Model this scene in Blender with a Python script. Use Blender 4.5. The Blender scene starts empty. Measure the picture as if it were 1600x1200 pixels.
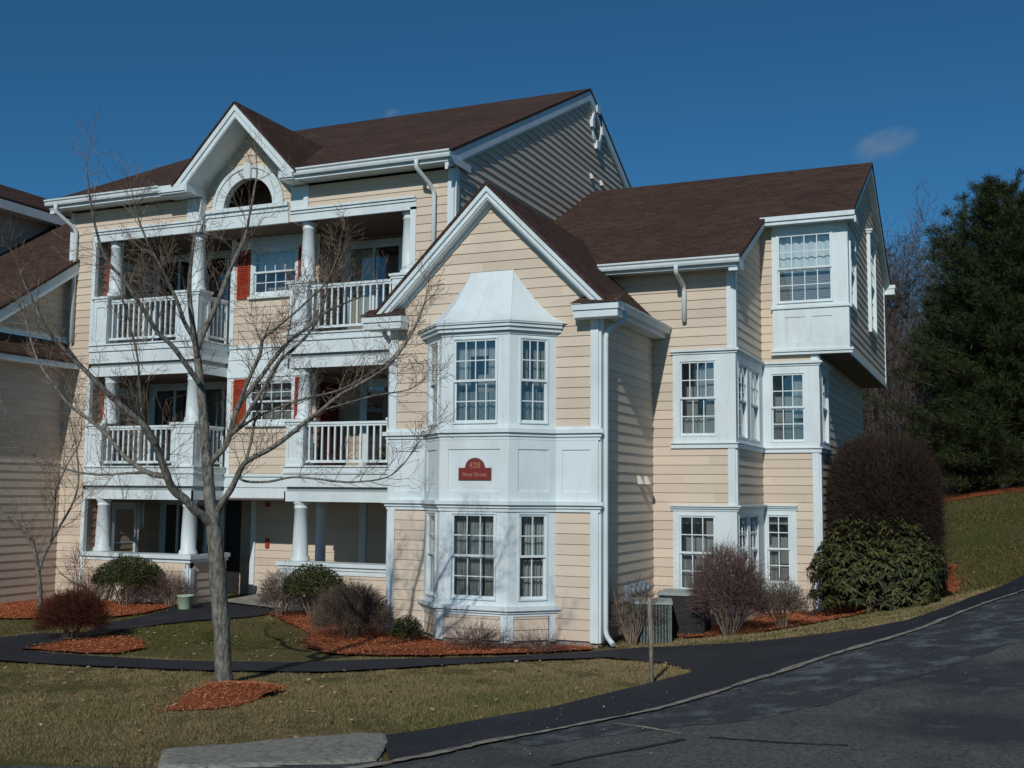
import bpy, bmesh, math, random
import numpy as np
from mathutils import Vector, Matrix

# ------------------------------------------------------------------ scene, camera, light
S = bpy.context.scene
COL = S.collection
random.seed(7); RNG = np.random.default_rng(7)

cam_d = bpy.data.cameras.new('camera'); cam = bpy.data.objects.new('camera', cam_d); COL.objects.link(cam)
fw = Vector((-.39718753, .91260175, .0969542)).normalized()
rt = Vector((5.24786974e-4, 2.27871688e-4, 4.97904809e-6)).normalized()
up = rt.cross(fw).normalized(); rt = fw.cross(up).normalized()
M = Matrix.Identity(4)
for i in range(3):
    M[i][0] = rt[i]; M[i][1] = up[i]; M[i][2] = -fw[i]
M.translation = Vector((0, 0, 2.27726839))
cam.matrix_world = M
cam_d.sensor_width = 36.0; cam_d.lens = 39.3256; cam_d.clip_start = .1; cam_d.clip_end = 3000
S.camera = cam

SUN_DIR = Vector((.138, -1.0, .65)).normalized()       # towards the sun
elev = math.asin(SUN_DIR.z)
world = bpy.data.worlds.new('World'); S.world = world; world.use_nodes = True
wn = world.node_tree.nodes; wl = world.node_tree.links
sky = wn.new('ShaderNodeTexSky'); sky.sky_type = 'NISHITA'; sky.sun_disc = False
sky.sun_elevation = elev; sky.sun_rotation = math.atan2(SUN_DIR.x, SUN_DIR.y)
sky.air_density = .8; sky.dust_density = .1; sky.ozone_density = 6.0; sky.altitude = 300
tint = wn.new('ShaderNodeMix'); tint.data_type = 'RGBA'; tint.blend_type = 'MULTIPLY'; tint.inputs['Factor'].default_value = 1
tint.inputs['B'].default_value = (.42, .92, 1.0, 1)      # the camera's cool rendering of a clear winter sky
wl.new(sky.outputs['Color'], tint.inputs['A']); wl.new(tint.outputs['Result'], wn['Background'].inputs['Color'])
wn['Background'].inputs['Strength'].default_value = .062
sun_d = bpy.data.lights.new('sun', 'SUN'); sun = bpy.data.objects.new('sun', sun_d); COL.objects.link(sun)
sun_d.energy = 2.75; sun_d.angle = math.radians(.5); sun_d.color = (1, .975, .93)
sun.rotation_euler = SUN_DIR.to_track_quat('Z', 'Y').to_euler()
S.view_settings.view_transform = 'Standard'; S.view_settings.look = 'None'
S.view_settings.exposure = 0; S.view_settings.gamma = 1
S.cycles.max_bounces = 6; S.cycles.transparent_max_bounces = 16

# ------------------------------------------------------------------ helpers
def tag(o, label=None, cat=None, group=None, kind=None):
    if label: o['label'] = label
    if cat: o['category'] = cat
    if group: o['group'] = group
    if kind: o['kind'] = kind
    return o

def thing(name, label, cat, loc=(0, 0, 0), group=None):
    o = bpy.data.objects.new(name, None); COL.objects.link(o)
    o.location = loc; o.empty_display_size = .3
    return tag(o, label, cat, group)

def wloc(o):
    v = Vector((0, 0, 0))
    while o is not None:
        v = v + Vector(o.location); o = o.parent
    return v

class MB:
    """collects polygons, builds one mesh object"""
    def __init__(s, per_call=False): s.v = []; s.f = []; s.sm = []; s.cut = []; s.per_call = per_call
    def mark(s):
        if s.per_call and (not s.cut or s.cut[-1] != len(s.f)): s.cut.append(len(s.f))
    def poly(s, pts, smooth=False):
        b = len(s.v); s.v += [tuple(p) for p in pts]; s.f.append(tuple(range(b, b + len(pts)))); s.sm.append(smooth)
    def hexa(s, a, b):
        """a, b: two matching quads (bottom and top loops)"""
        s.poly(a[::-1]); s.poly(b)
        for i in range(len(a)):
            j = (i + 1) % len(a); s.poly([a[i], a[j], b[j], b[i]])
    def box(s, x0, x1, y0, y1, z0, z1):
        s.mark()
        s.hexa([(x0, y0, z0), (x1, y0, z0), (x1, y1, z0), (x0, y1, z0)], [(x0, y0, z1), (x1, y0, z1), (x1, y1, z1), (x0, y1, z1)])
    def slab(s, pts, n):
        s.mark()
        s.hexa([tuple(Vector(p) + Vector(n)) for p in pts], [tuple(p) for p in pts])
    def rings(s, rings, smooth=True, caps=True):
        b = len(s.v); n = len(rings[0])
        for r in rings: s.v += [tuple(p) for p in r]
        for i in range(len(rings) - 1):
            for k in range(n):
                k2 = (k + 1) % n
                s.f.append((b + i*n + k, b + i*n + k2, b + (i+1)*n + k2, b + (i+1)*n + k)); s.sm.append(smooth)
        if caps:
            s.f.append(tuple(b + k for k in range(n))[::-1]); s.sm.append(False)
            e = b + (len(rings)-1)*n
            s.f.append(tuple(e + k for k in range(n))); s.sm.append(False)
    def tube(s, pts, radii, n=6, caps=True, squash=None):
        pts = [Vector(p) for p in pts]; rings = []
        prev = None
        for i, p in enumerate(pts):
            if i == 0: d = pts[1] - p
            elif i == len(pts) - 1: d = p - pts[i-1]
            else: d = (pts[i+1] - p).normalized() + (p - pts[i-1]).normalized()
            if d.length < 1e-9: d = Vector((0, 0, 1))
            d.normalize()
            if prev is None:
                a = d.cross(Vector((0, 0, 1)))
                if a.length < .05: a = d.cross(Vector((1, 0, 0)))
            else:
                a = prev - d * prev.dot(d)
                if a.length < 1e-4: a = d.cross(Vector((1, 0, 0)))
            a.normalize(); b_ = d.cross(a); prev = a
            r = radii[i] if hasattr(radii, '__len__') else radii
            rings.append([tuple(p + (a*math.cos(2*math.pi*k/n + math.pi/4) + b_*math.sin(2*math.pi*k/n + math.pi/4)) * r) for k in range(n)])
        s.rings(rings, smooth=n > 4, caps=caps)
    def lathe(s, c, prof, n=20):
        """prof: (r, z) from bottom to top round the vertical axis through c=(x,y)"""
        s.rings([[(c[0] + r*math.cos(2*math.pi*k/n), c[1] + r*math.sin(2*math.pi*k/n), z) for k in range(n)] for r, z in prof])
    def pieces(s):
        if s.per_call: 
            e = [0] + [x for x in s.cut if 0 < x < len(s.f)] + [len(s.f)]
            return [list(range(p, q)) for p, q in zip(e, e[1:])]
        if len(s.f) > 2500: return [list(range(len(s.f)))]
        V = np.array(s.v); lo = np.array([V[list(f)].min(0) for f in s.f]); hi = np.array([V[list(f)].max(0) for f in s.f])
        size = (hi-lo).max(1); n = len(s.f); comp = np.arange(n); todo = set(range(n)); out = []
        while todo:
            seed = todo.pop(); grp = [seed]; st = [seed]
            while st:
                i = st.pop(); t = np.fromiter(todo, int, len(todo))
                if not len(t): break
                gap = np.maximum(0, np.maximum(lo[t]-hi[i], lo[i]-hi[t])); nr = t[np.sqrt((gap**2).sum(1)) <= np.maximum(.02, .45*np.maximum(size[t], size[i]))]
                for j in nr: todo.discard(int(j)); grp.append(int(j)); st.append(int(j))
            out.append(sorted(grp))
        return out
    def build(s, name, m, parent=None, label=None):
        if parent is not None and parent.get('category') == 'building' and s.f:
            P = s.pieces()
            if len(P) > 1:
                first = None
                for idx in P:
                    q = MB()
                    for i in idx: q.poly([s.v[k] for k in s.f[i]], s.sm[i])
                    o = q.build1(name, m, parent, label); first = first or o
                return first
        return s.build1(name, m, parent, label)
    def build1(s, name, m, parent=None, label=None):
        me = bpy.data.meshes.new(name)
        off = wloc(parent) if parent is not None else Vector((0, 0, 0))
        V = np.array(s.v, dtype=float).reshape(-1, 3) - np.array(off)
        me.from_pydata([tuple(p) for p in V], [], s.f)
        me.polygons.foreach_set('use_smooth', s.sm)
        me.materials.append(m)
        uvl = me.uv_layers.new(name='uv')
        add_uv(me, uvl, np.array(s.v).reshape(-1, 3))
        me.update()
        o = bpy.data.objects.new(name, me); COL.objects.link(o)
        if parent is not None: o.parent = parent
        if label: o['label'] = label
        return o

def add_uv(me, uvl, V):
    """metric uv: u along the horizontal of each face, v up its slope"""
    nl = len(me.loops)
    li = np.empty(nl, dtype=np.int64); me.loops.foreach_get('vertex_index', li)
    nrm = np.empty(len(me.polygons)*3); me.polygons.foreach_get('normal', nrm); nrm = nrm.reshape(-1, 3)
    tot = np.empty(len(me.polygons), dtype=np.int64); me.polygons.foreach_get('loop_total', tot)
    N = np.repeat(nrm, tot, axis=0)
    T = np.stack([-N[:, 1], N[:, 0], np.zeros(nl)], 1)
    L = np.linalg.norm(T, axis=1); flat = L < .02
    T[flat] = (1, 0, 0); L[flat] = 1; T /= L[:, None]
    B = np.cross(N, T)
    P = V[li]
    uv = np.stack([(P*T).sum(1), (P*B).sum(1)], 1).astype(np.float32)
    uvl.data.foreach_set('uv', uv.ravel())

def np_mesh(name, V, F, m, parent=None, smooth=False):
    """big mesh from arrays, every face with the same number of corners"""
    k = F.shape[1]; me = bpy.data.meshes.new(name)
    off = np.array(wloc(parent)) if parent is not None else 0
    me.vertices.add(len(V)); me.vertices.foreach_set('co', (V - off).astype(np.float32).ravel())
    me.loops.add(F.size); me.loops.foreach_set('vertex_index', F.astype(np.int32).ravel())
    me.polygons.add(len(F)); me.polygons.foreach_set('loop_start', np.arange(0, F.size, k, dtype=np.int32))
    me.polygons.foreach_set('use_smooth', np.full(len(F), smooth))
    me.update(calc_edges=True); me.materials.append(m)
    o = bpy.data.objects.new(name, me); COL.objects.link(o)
    if parent is not None: o.parent = parent
    return o

# wall frames: (origin, u axis, outward normal); points given as (u, z, n)
class Frame:
    def __init__(s, o, u, n): s.o = Vector(o); s.u = Vector(u); s.n = Vector(n)
    def p(s, u, z, n=0): q = s.o + s.u*u + s.n*n; return (q.x, q.y, z)
def FY(y): return Frame((0, y, 0), (1, 0, 0), (0, -1, 0))      # faces the viewer, u = x
def FX(x): return Frame((x, 0, 0), (0, 1, 0), (1, 0, 0))       # faces right, u = y
def FXL(x): return Frame((x, 0, 0), (0, 1, 0), (-1, 0, 0))
def FB(y): return Frame((0, y, 0), (1, 0, 0), (0, 1, 0))
def FD(a, b):                                                  # from plan point a to b, u = metres from a
    d = Vector((b[0]-a[0], b[1]-a[1], 0)).normalized(); return Frame((a[0], a[1], 0), d, (d.y, -d.x, 0))

def fbox(mb, fr, u0, u1, z0, z1, n0, n1):
    mb.mark()
    mb.hexa([fr.p(u0, z0, n0), fr.p(u1, z0, n0), fr.p(u1, z0, n1), fr.p(u0, z0, n1)],
            [fr.p(u0, z1, n0), fr.p(u1, z1, n0), fr.p(u1, z1, n1), fr.p(u0, z1, n1)])

EXPO = .165
def siding(mb, fr, u0, u1, z0, z1, holes=(), zb=0.0, lip=.016):
    """lapped boards as real slanted courses; u0/u1 may be functions of z; holes are (u0,u1,z0,z1)"""
    mb.mark()
    fu0 = u0 if callable(u0) else (lambda z: u0)
    fu1 = u1 if callable(u1) else (lambda z: u1)
    k = math.floor((z0 - zb) / EXPO - 1e-6)
    while zb + k*EXPO < z1 - 1e-6:
        a, b = zb + k*EXPO, zb + (k+1)*EXPO; k += 1
        cuts = sorted({max(a, z0), min(b, z1)} | {h for H in holes for h in (H[2], H[3]) if max(a, z0) < h < min(b, z1)})
        for c0, c1 in zip(cuts, cuts[1:]):
            if c1 - c0 < 1e-5: continue
            n0 = .003 + lip*(b - c0)/EXPO; n1 = .003 + lip*(b - c1)/EXPO
            mid = (c0 + c1)/2
            segs = [((fu0(c0), fu0(c1)), (fu1(c0), fu1(c1)))]
            for h in sorted(h for h in holes if h[2] < mid < h[3]):
                out = []
                for (s0, s1) in segs:
                    if h[1] <= min(s0) or h[0] >= max(s1): out.append((s0, s1)); continue
                    if h[0] > min(s0): out.append((s0, (h[0], h[0])))
                    if h[1] < max(s1): out.append(((h[1], h[1]), s1))
                segs = out
            for (l, r) in segs:
                if r[0] - l[0] < 1e-4 and r[1] - l[1] < 1e-4: continue
                mb.poly([fr.p(l[0], c0, n0), fr.p(r[0], c0, n0), fr.p(r[1], c1, n1), fr.p(l[1], c1, n1)])
                if abs(c0 - a) < 1e-6:
                    mb.poly([fr.p(l[0], c0, 0), fr.p(r[0], c0, 0), fr.p(r[0], c0, n0), fr.p(l[0], c0, n0)])

def sheet(mb, fr, u0, u1, z0, z1, n, holes=()):
    us = sorted({u0, u1} | {h for H in holes for h in H[:2]}); zs = sorted({z0, z1} | {h for H in holes for h in H[2:]})
    for a, b in zip(us, us[1:]):
        for c, d in zip(zs, zs[1:]):
            if not any(h[0] < (a+b)/2 < h[1] and h[2] < (c+d)/2 < h[3] for h in holes) and u0 <= a and b <= u1 and z0 <= c and d <= z1:
                mb.poly([fr.p(a, c, n), fr.p(b, c, n), fr.p(b, d, n), fr.p(a, d, n)])

# ------------------------------------------------------------------ materials
def mat(name, base, rough=.6, spec=.3):
    m = bpy.data.materials.new(name); m.use_nodes = True
    b = m.node_tree.nodes['Principled BSDF']
    b.inputs['Base Color'].default_value = (*base, 1); b.inputs['Roughness'].default_value = rough
    b.inputs['Specular IOR Level'].default_value = spec
    return m
def nodes(m): return m.node_tree.nodes, m.node_tree.links, m.node_tree.nodes['Principled BSDF']
def noise(m, scale, detail=3, coord='Object', rough=.55, vec=None, stretch=None):
    n, l, b = nodes(m)
    t = n.new('ShaderNodeTexNoise'); t.inputs['Scale'].default_value = scale; t.inputs['Detail'].default_value = detail
    t.inputs['Roughness'].default_value = rough
    c = n.new('ShaderNodeTexCoord'); src = c.outputs[coord]
    if stretch:
        mp = n.new('ShaderNodeMapping'); mp.inputs['Scale'].default_value = stretch; l.new(src, mp.inputs['Vector']); src = mp.outputs['Vector']
    l.new(src, t.inputs['Vector'])
    return t.outputs['Fac']
def ramp(m, fac, stops):
    n, l, b = nodes(m); r = n.new('ShaderNodeValToRGB'); e = r.color_ramp.elements
    while len(e) < len(stops): e.new(.5)
    for k, (p, c) in enumerate(stops): e[k].position = p; e[k].color = (*c, 1)
    l.new(fac, r.inputs['Fac']); return r.outputs['Color']
def mixc(m, a, b_, fac, mode='MIX'):
    n, l, b = nodes(m); x = n.new('ShaderNodeMix'); x.data_type = 'RGBA'; x.blend_type = mode
    for sock, val in ((x.inputs['A'], a), (x.inputs['B'], b_)):
        if isinstance(val, tuple): sock.default_value = (*val, 1)
        else: l.new(val, sock)
    if isinstance(fac, float): x.inputs['Factor'].default_value = fac
    else: l.new(fac, x.inputs['Factor'])
    return x.outputs['Result']
def bump(m, h, strength=.3, dist=.01):
    n, l, b = nodes(m); x = n.new('ShaderNodeBump'); x.inputs['Strength'].default_value = strength; x.inputs['Distance'].default_value = dist
    l.new(h, x.inputs['Height']); l.new(x.outputs['Normal'], b.inputs['Normal'])
def setc(m, c): n, l, b = nodes(m); l.new(c, b.inputs['Base Color'])
def island(m):
    n, l, b = nodes(m); g = n.new('ShaderNodeNewGeometry'); return g.outputs['Random Per Island']

def m_siding(name, c, uscale=.28):
    m = mat(name, c, .62, .25); n, l, b = nodes(m)
    geo = n.new('ShaderNodeNewGeometry'); sep = n.new('ShaderNodeSeparateXYZ'); l.new(geo.outputs['Position'], sep.inputs[0])
    # one random tone per course and per board length
    q = n.new('ShaderNodeMath'); q.operation = 'DIVIDE'; q.inputs[1].default_value = EXPO; l.new(sep.outputs['Z'], q.inputs[0])
    fl = n.new('ShaderNodeMath'); fl.operation = 'FLOOR'; l.new(q.outputs[0], fl.inputs[0])
    ad = n.new('ShaderNodeMath'); ad.operation = 'ADD'; l.new(sep.outputs['X'], ad.inputs[0]); l.new(sep.outputs['Y'], ad.inputs[1])
    w = n.new('ShaderNodeTexWhiteNoise'); w.noise_dimensions = '1D'; l.new(fl.outputs[0], w.inputs['W'])
    a2 = n.new('ShaderNodeMath'); a2.operation = 'MULTIPLY_ADD'; a2.inputs[1].default_value = uscale; l.new(ad.outputs[0], a2.inputs[0]); l.new(w.outputs['Value'], a2.inputs[2])
    f2 = n.new('ShaderNodeMath'); f2.operation = 'FLOOR'; l.new(a2.outputs[0], f2.inputs[0])
    cb = n.new('ShaderNodeCombineXYZ'); l.new(f2.outputs[0], cb.inputs[0]); l.new(fl.outputs[0], cb.inputs[1])
    w2 = n.new('ShaderNodeTexWhiteNoise'); w2.noise_dimensions = '3D'; l.new(cb.outputs[0], w2.inputs['Vector'])
    d = tuple(x*.88 for x in c); e = tuple(min(1, x*1.04) for x in c)
    col = ramp(m, w2.outputs['Value'], [(0, d), (1, e)])
    fr = n.new('ShaderNodeMath'); fr.operation = 'FRACT'; l.new(a2.outputs[0], fr.inputs[0])
    jt = n.new('ShaderNodeMath'); jt.operation = 'LESS_THAN'; jt.inputs[1].default_value = .0022; l.new(fr.outputs[0], jt.inputs[0])
    jm = n.new('ShaderNodeMath'); jm.operation = 'MULTIPLY'; jm.inputs[1].default_value = .45; l.new(jt.outputs[0], jm.inputs[0])
    col = mixc(m, col, tuple(x*.45 for x in c), jm.outputs[0])
    st = noise(m, 1.3, 5, stretch=(1, 1, .25))
    col = mixc(m, col, tuple(x*.8 for x in c), ramp(m, st, [(.5, (0, 0, 0)), (.85, (.5, .5, .5))]))
    setc(m, col)
    bump(m, noise(m, 14, 4, stretch=(.12, .12, 6)), .12, .004)
    return m

SID = m_siding('siding_tan', (.642, .536, .42))
SID_IN = m_siding('siding_shade_darkened', (.46, .36, .27))  # same tan siding, with the balcony shade put into its colour
SID2 = m_siding('siding_neighbour', (.55, .46, .37))
def m_white(name, c=(.68, .765, .775)):
    m = mat(name, c, .45, .35)
    f = noise(m, 2.2, 5, stretch=(1, 1, .5)); g = noise(m, 9, 6, stretch=(1, 1, .12), rough=.7)
    q = mixc(m, c, tuple(x*.82 for x in c), ramp(m, f, [(.45, (0, 0, 0)), (.8, (1, 1, 1))]))
    setc(m, mixc(m, q, (c[0]*.74, c[1]*.72, c[2]*.66), ramp(m, g, [(.56, (0, 0, 0)), (.78, (.8, .8, .8))])))
    bump(m, noise(m, 30, 3), .05, .002)
    return m
WHITE = m_white('white_trim')
GUTM = m_white('white_aluminium', (.65, .73, .735))
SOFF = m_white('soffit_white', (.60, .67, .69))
def m_shingle(name, c0, c1):
    m = mat(name, c0, .95, .1); n, l, b = nodes(m)
    uv = n.new('ShaderNodeTexCoord')
    br = n.new('ShaderNodeTexBrick'); br.inputs['Scale'].default_value = 1
    br.inputs['Brick Width'].default_value = .24; br.inputs['Row Height'].default_value = .14; br.inputs['Mortar Size'].default_value = .008
    br.inputs['Color1'].default_value = (*c0, 1); br.inputs['Color2'].default_value = (*c1, 1)
    br.inputs['Mortar'].default_value = (*[x*.5 for x in c0], 1); br.inputs['Bias'].default_value = -.1
    l.new(uv.outputs['UV'], br.inputs['Vector'])
    g = noise(m, 90, 2); g2 = noise(m, .8, 5)
    col = mixc(m, br.outputs['Color'], (c1[0]*1.7, c1[1]*1.6, c1[2]*1.5), ramp(m, g, [(.55, (0, 0, 0)), (.75, (.6, .6, .6))]))
    col = mixc(m, col, tuple(x*.55 for x in c0), ramp(m, g2, [(.4, (0, 0, 0)), (.8, (.6, .6, .6))]))
    gr = noise(m, 28, 3, rough=.8); col = mixc(m, col, (c1[0]*1.5, c1[1]*1.45, c1[2]*1.4), ramp(m, gr, [(.52, (0, 0, 0)), (.66, (.55, .55, .55))])); col = mixc(m, col, (c0[0]*.35, c0[1]*.35, c0[2]*.35), ramp(m, gr, [(.34, (.6, .6, .6)), (.46, (0, 0, 0))]))
    setc(m, col); bump(m, br.outputs['Fac'], -.7, .012)
    return m
ROOFM = m_shingle('brown_shingles', (.052, .032, .025), (.092, .058, .044))
CONC = mat('foundation_concrete', (.32, .31, .28), .9, .1)
setc(CONC, ramp(CONC, noise(CONC, 5, 6), [(.3, (.2, .19, .17)), (.7, (.36, .35, .31))])); bump(CONC, noise(CONC, 40, 4), .3, .004)
RED = mat('red_shutter', (.36, .045, .018), .5, .3)
setc(RED, ramp(RED, noise(RED, 4, 4), [(.3, (.30, .035, .014)), (.7, (.40, .055, .022))]))
DOORRED = mat('dark_red_door', (.13, .012, .012), .45, .4)
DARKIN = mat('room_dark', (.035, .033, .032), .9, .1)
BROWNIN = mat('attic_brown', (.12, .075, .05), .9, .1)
CURT = mat('curtain_cloth', (.52, .54, .53), .9, .1); bump(CURT, noise(CURT, 9, 3, stretch=(6, 6, .4)), .6, .03)
CURT2 = mat('cream_curtain', (.45, .41, .31), .9, .1)
LACE = mat('lace_cloth', (.5, .52, .53), .9, .1)
setc(LACE, ramp(LACE, noise(LACE, 70, 3), [(.30, (.14, .15, .155)), (.66, (.38, .40, .40))]))
BLIND = mat('blind_slats', (.46, .50, .51), .6, .2)
n_, l_, b_ = nodes(BLIND); wv = n_.new('ShaderNodeTexWave'); wv.bands_direction = 'Z'; wv.inputs['Scale'].default_value = 10
tc = n_.new('ShaderNodeTexCoord'); l_.new(tc.outputs['Object'], wv.inputs['Vector']); bump(BLIND, wv.outputs['Fac'], .8, .02)
METALG = mat('grey_painted_metal', (.30, .34, .33), .5, .4)
GREENG = mat('grey_green_unit', (.13, .165, .145), .55, .3); bump(GREENG, noise(GREENG, 25, 3), .1, .004)
BLUEG = mat('meter_grey_blue', (.20, .26, .32), .4, .5)
BLACKM = mat('black_metal', (.02, .02, .022), .5, .4)
CEILM = mat('ceiling_shade_darkened', (.20, .155, .125), .8, .1)  # darkened so the colour carries the shade under balconies and overhang
FLOORM = mat('deck_boards', (.10, .09, .08), .8, .2)
def m_glass(name, tint=(.80, .86, .86)):
    m = bpy.data.materials.new(name); m.use_nodes = True; n = m.node_tree.nodes; l = m.node_tree.links
    n.remove(n['Principled BSDF'])
    t = n.new('ShaderNodeBsdfTransparent'); t.inputs['Color'].default_value = (*tint, 1)
    g = n.new('ShaderNodeBsdfGlossy'); g.inputs['Roughness'].default_value = .02; g.inputs['Color'].default_value = (1, 1, 1, 1)
    f = n.new('ShaderNodeFresnel'); f.inputs['IOR'].default_value = 2.3
    ge = n.new('ShaderNodeNewGeometry'); sw = n.new('ShaderNodeMix'); sw.data_type = 'FLOAT'     # the same few percent seen from the room side
    l.new(ge.outputs['Backfacing'], sw.inputs['Factor']); l.new(f.outputs[0], sw.inputs['A']); sw.inputs['B'].default_value = .1
    x = n.new('ShaderNodeMixShader'); l.new(sw.outputs['Result'], x.inputs[0]); l.new(t.outputs[0], x.inputs[1]); l.new(g.outputs[0], x.inputs[2])
    tcx = n.new('ShaderNodeTexCoord'); nz = n.new('ShaderNodeTexNoise'); nz.inputs['Scale'].default_value = 1.5
    l.new(tcx.outputs['Object'], nz.inputs['Vector']); bp = n.new('ShaderNodeBump'); bp.inputs['Strength'].default_value = .06; bp.inputs['Distance'].default_value = .05
    l.new(nz.outputs['Fac'], bp.inputs['Height']); l.new(bp.outputs['Normal'], g.inputs['Normal'])
    l.new(x.outputs[0], n['Material Output'].inputs['Surface']); return m
GLASS = m_glass('window_glass')
SCREEN = m_glass('screened_glass', (.70, .73, .72))
BLIND2 = mat('pale_blind', (.78, .82, .82), .6, .2)

def m_bark(name, c0, c1, sc=18):
    m = mat(name, c0, .9, .1); f = noise(m, sc, 6, stretch=(1, 1, .35))
    setc(m, ramp(m, f, [(.35, c0), (.62, c1)])); bump(m, f, .7, .02); return m
BARK = m_bark('grey_bark', (.085, .08, .068), (.245, .235, .20), 30)
TWIG = mat('twig_brown', (.12, .085, .06), .85, .1)
setc(TWIG, ramp(TWIG, island(TWIG), [(0, (.12, .088, .065)), (1, (.26, .195, .145))]))
def m_leaf(name, stops, rough=.5, spec=.35):
    m = mat(name, stops[0], rough, spec)
    f = island(m); setc(m, ramp(m, f, [(i/(len(stops)-1), c) for i, c in enumerate(stops)])); return m
BOXLEAF = m_leaf('boxwood_leaves', [(.014, .022, .006), (.03, .042, .01), (.06, .07, .022), (.09, .08, .03)], .6, .2)
RHOLEAF = m_leaf('rhododendron_leaves', [(.010, .016, .005), (.024, .032, .009), (.058, .062, .018), (.10, .085, .028)], .55, .2)
NEEDLE = m_leaf('pine_needles', [(.016, .025, .010), (.033, .046, .017), (.068, .078, .028)], .7, .1)
BROWNTW = m_leaf('brown_twigs', [(.07, .05, .038), (.13, .098, .075), (.17, .13, .10)], .9, .05)
RUSTTW = m_leaf('rusty_twigs', [(.05, .018, .012), (.09, .03, .018), (.12, .05, .03)], .9, .05)
PURPTW = m_leaf('purple_brown_twigs', [(.075, .043, .042), (.13, .083, .075), (.17, .125, .11)], .9, .05)
DARKTW = m_leaf('dark_twigs', [(.022, .015, .012), (.045, .031, .025), (.07, .05, .04)], .9, .05)
GREYTW = m_leaf('grey_twigs', [(.06, .052, .046), (.10, .085, .075), (.13, .11, .095)], .9, .05)
OLIVETW = m_leaf('olive_leaves', [(.06, .055, .015), (.11, .095, .03), (.13, .085, .03)])
# ------------------------------------------------------------------ the apartment house
A = thing('apartment_building', 'tan clapboard three storey apartment house with white trim, balconies and brown shingled gable roofs', 'building', (-9, 18, 0))
FRW = FY(16.65); FM = FY(18.11); FR = FY(19.13); F1 = FY(19.62); F2 = FY(22.04)
WR = FX(-5.75); RET = FX(-4.24); LOWR = FX(-3.15); UPR = FX(-2.57); MGW = FX(-9.07)
BAYL = FD((-8.805, 16.65), (-8.235, 16.08)); BAYC = FD((-8.235, 16.08), (-7.045, 16.08)); BAYR = FD((-7.045, 16.08), (-6.475, 16.65))
DG = .806

ROOMM = mat('room_walls', (.34, .34, .33), .9, .1)
def window(fr, u0, u1, z0, z1, top, bot, casing=(.09, .09, .09, .08), curtain=None, cap=0, depth=.55, zm=None, sill=0, n0=.0, lift=.03):
    """double-hung window; top/bot = (columns, rows) of lights; casing = left, right, head, foot board widths"""
    mb = MB(); cl, cr, ch, cf = casing
    t = .028 + n0
    if cl: fbox(mb, fr, u0-cl, u0, z0-cf, z1+ch, -.02, t)
    if cr: fbox(mb, fr, u1, u1+cr, z0-cf, z1+ch, -.02, t)
    if ch: fbox(mb, fr, u0, u1, z1, z1+ch, -.02, t)
    if cf: fbox(mb, fr, u0, u1, z0-cf, z0, -.02, t)
    if cap:
        fbox(mb, fr, u0-cl-.03, u1+cr+.03, z1+ch, z1+ch+.05, -.02, t+.03)
        fbox(mb, fr, u0-cl-.055, u1+cr+.055, z1+ch+.05, z1+ch+.085, -.02, t+.06)
    if sill: fbox(mb, fr, u0-cl-.03, u1+cr+.03, z0-cf-.045, z0-cf, -.02, t+.045)
    # jamb liner
    j = .022
    for a in ((u0, u0+j, z0, z1), (u1-j, u1, z0, z1), (u0+j, u1-j, z1-j, z1), (u0+j, u1-j, z0, z0+j)):
        fbox(mb, fr, a[0], a[1], a[2], a[3], -.09, t-.012)
    zm = zm if zm is not None else (z0+z1)/2
    def sash(a, b, c, d, lights, n):
        r = .03
        for q in ((a, a+r, c, d), (b-r, b, c, d), (a+r, b-r, d-r, d), (a+r, b-r, c, c+r*1.25)): fbox(mb, fr, *q, n-.03, n)
        m_ = .009
        for k in range(1, lights[0]):
            x = a+r+(b-a-2*r)*k/lights[0]; fbox(mb, fr, x-m_, x+m_, c+r*1.25, d-r, n-.02, n-.006)
        for k in range(1, lights[1]):
            z = c+r+(d-c-2*r)*k/lights[1]; fbox(mb, fr, a+r, b-r, z-m_, z+m_, n-.0215, n-.0045)
    sash(u0+j, u1-j, zm-.015, z1-j, top, t-.03)
    sash(u0+j, u1-j, z0+j, zm+.015, bot, t-.062)
    w = mb.build('window', WHITE, A)
    g = MB(); sheet(g, fr, u0+j+.02, u1-j-.02, zm-.005, z1-j-.02, t-.046); g.build('pane', GLASS, w)
    g = MB(); sheet(g, fr, u0+j+.02, u1-j-.02, z0+j+.02, zm, t-.078); g.build('pane', SCREEN, w)
    i = MB(); d = depth
    P = fr.p
    i.poly([P(u0, z0, -d), P(u1, z0, -d), P(u1, z1, -d), P(u0, z1, -d)])
    i.poly([P(u0, z0, -d), P(u0, z1, -d), P(u0, z1, -.09), P(u0, z0, -.09)]); i.poly([P(u1, z0, -d), P(u1, z1, -d), P(u1, z1, -.09), P(u1, z0, -.09)])
    i.poly([P(u0, z0, -d), P(u1, z0, -d), P(u1, z0, -.09), P(u0, z0, -.09)]); i.poly([P(u0, z1, -d), P(u1, z1, -d), P(u1, z1, -.09), P(u0, z1, -.09)])
    i.build('room_interior', ROOMM, w)
    for (kind, a, b, c, e) in (curtain or []):
        cm = MB(); N = 26; W = u1-u0; H = z1-z0
        for k in range(N):
            x0 = u0+W*(a+(b-a)*k/N); x1 = u0+W*(a+(b-a)*(k+1)/N)
            q0 = -.15 + (.022*math.sin(k*1.7) if kind is not BLIND else 0); q1 = -.15 + (.022*math.sin((k+1)*1.7) if kind is not BLIND else 0)
            cm.poly([P(x0, z0+H*c, q0), P(x1, z0+H*c, q1), P(x1, z0+H*e, q1), P(x0, z0+H*e, q0)], True)
        cm.build('blind' if kind is BLIND else 'curtain', kind, w)
    return w

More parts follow.
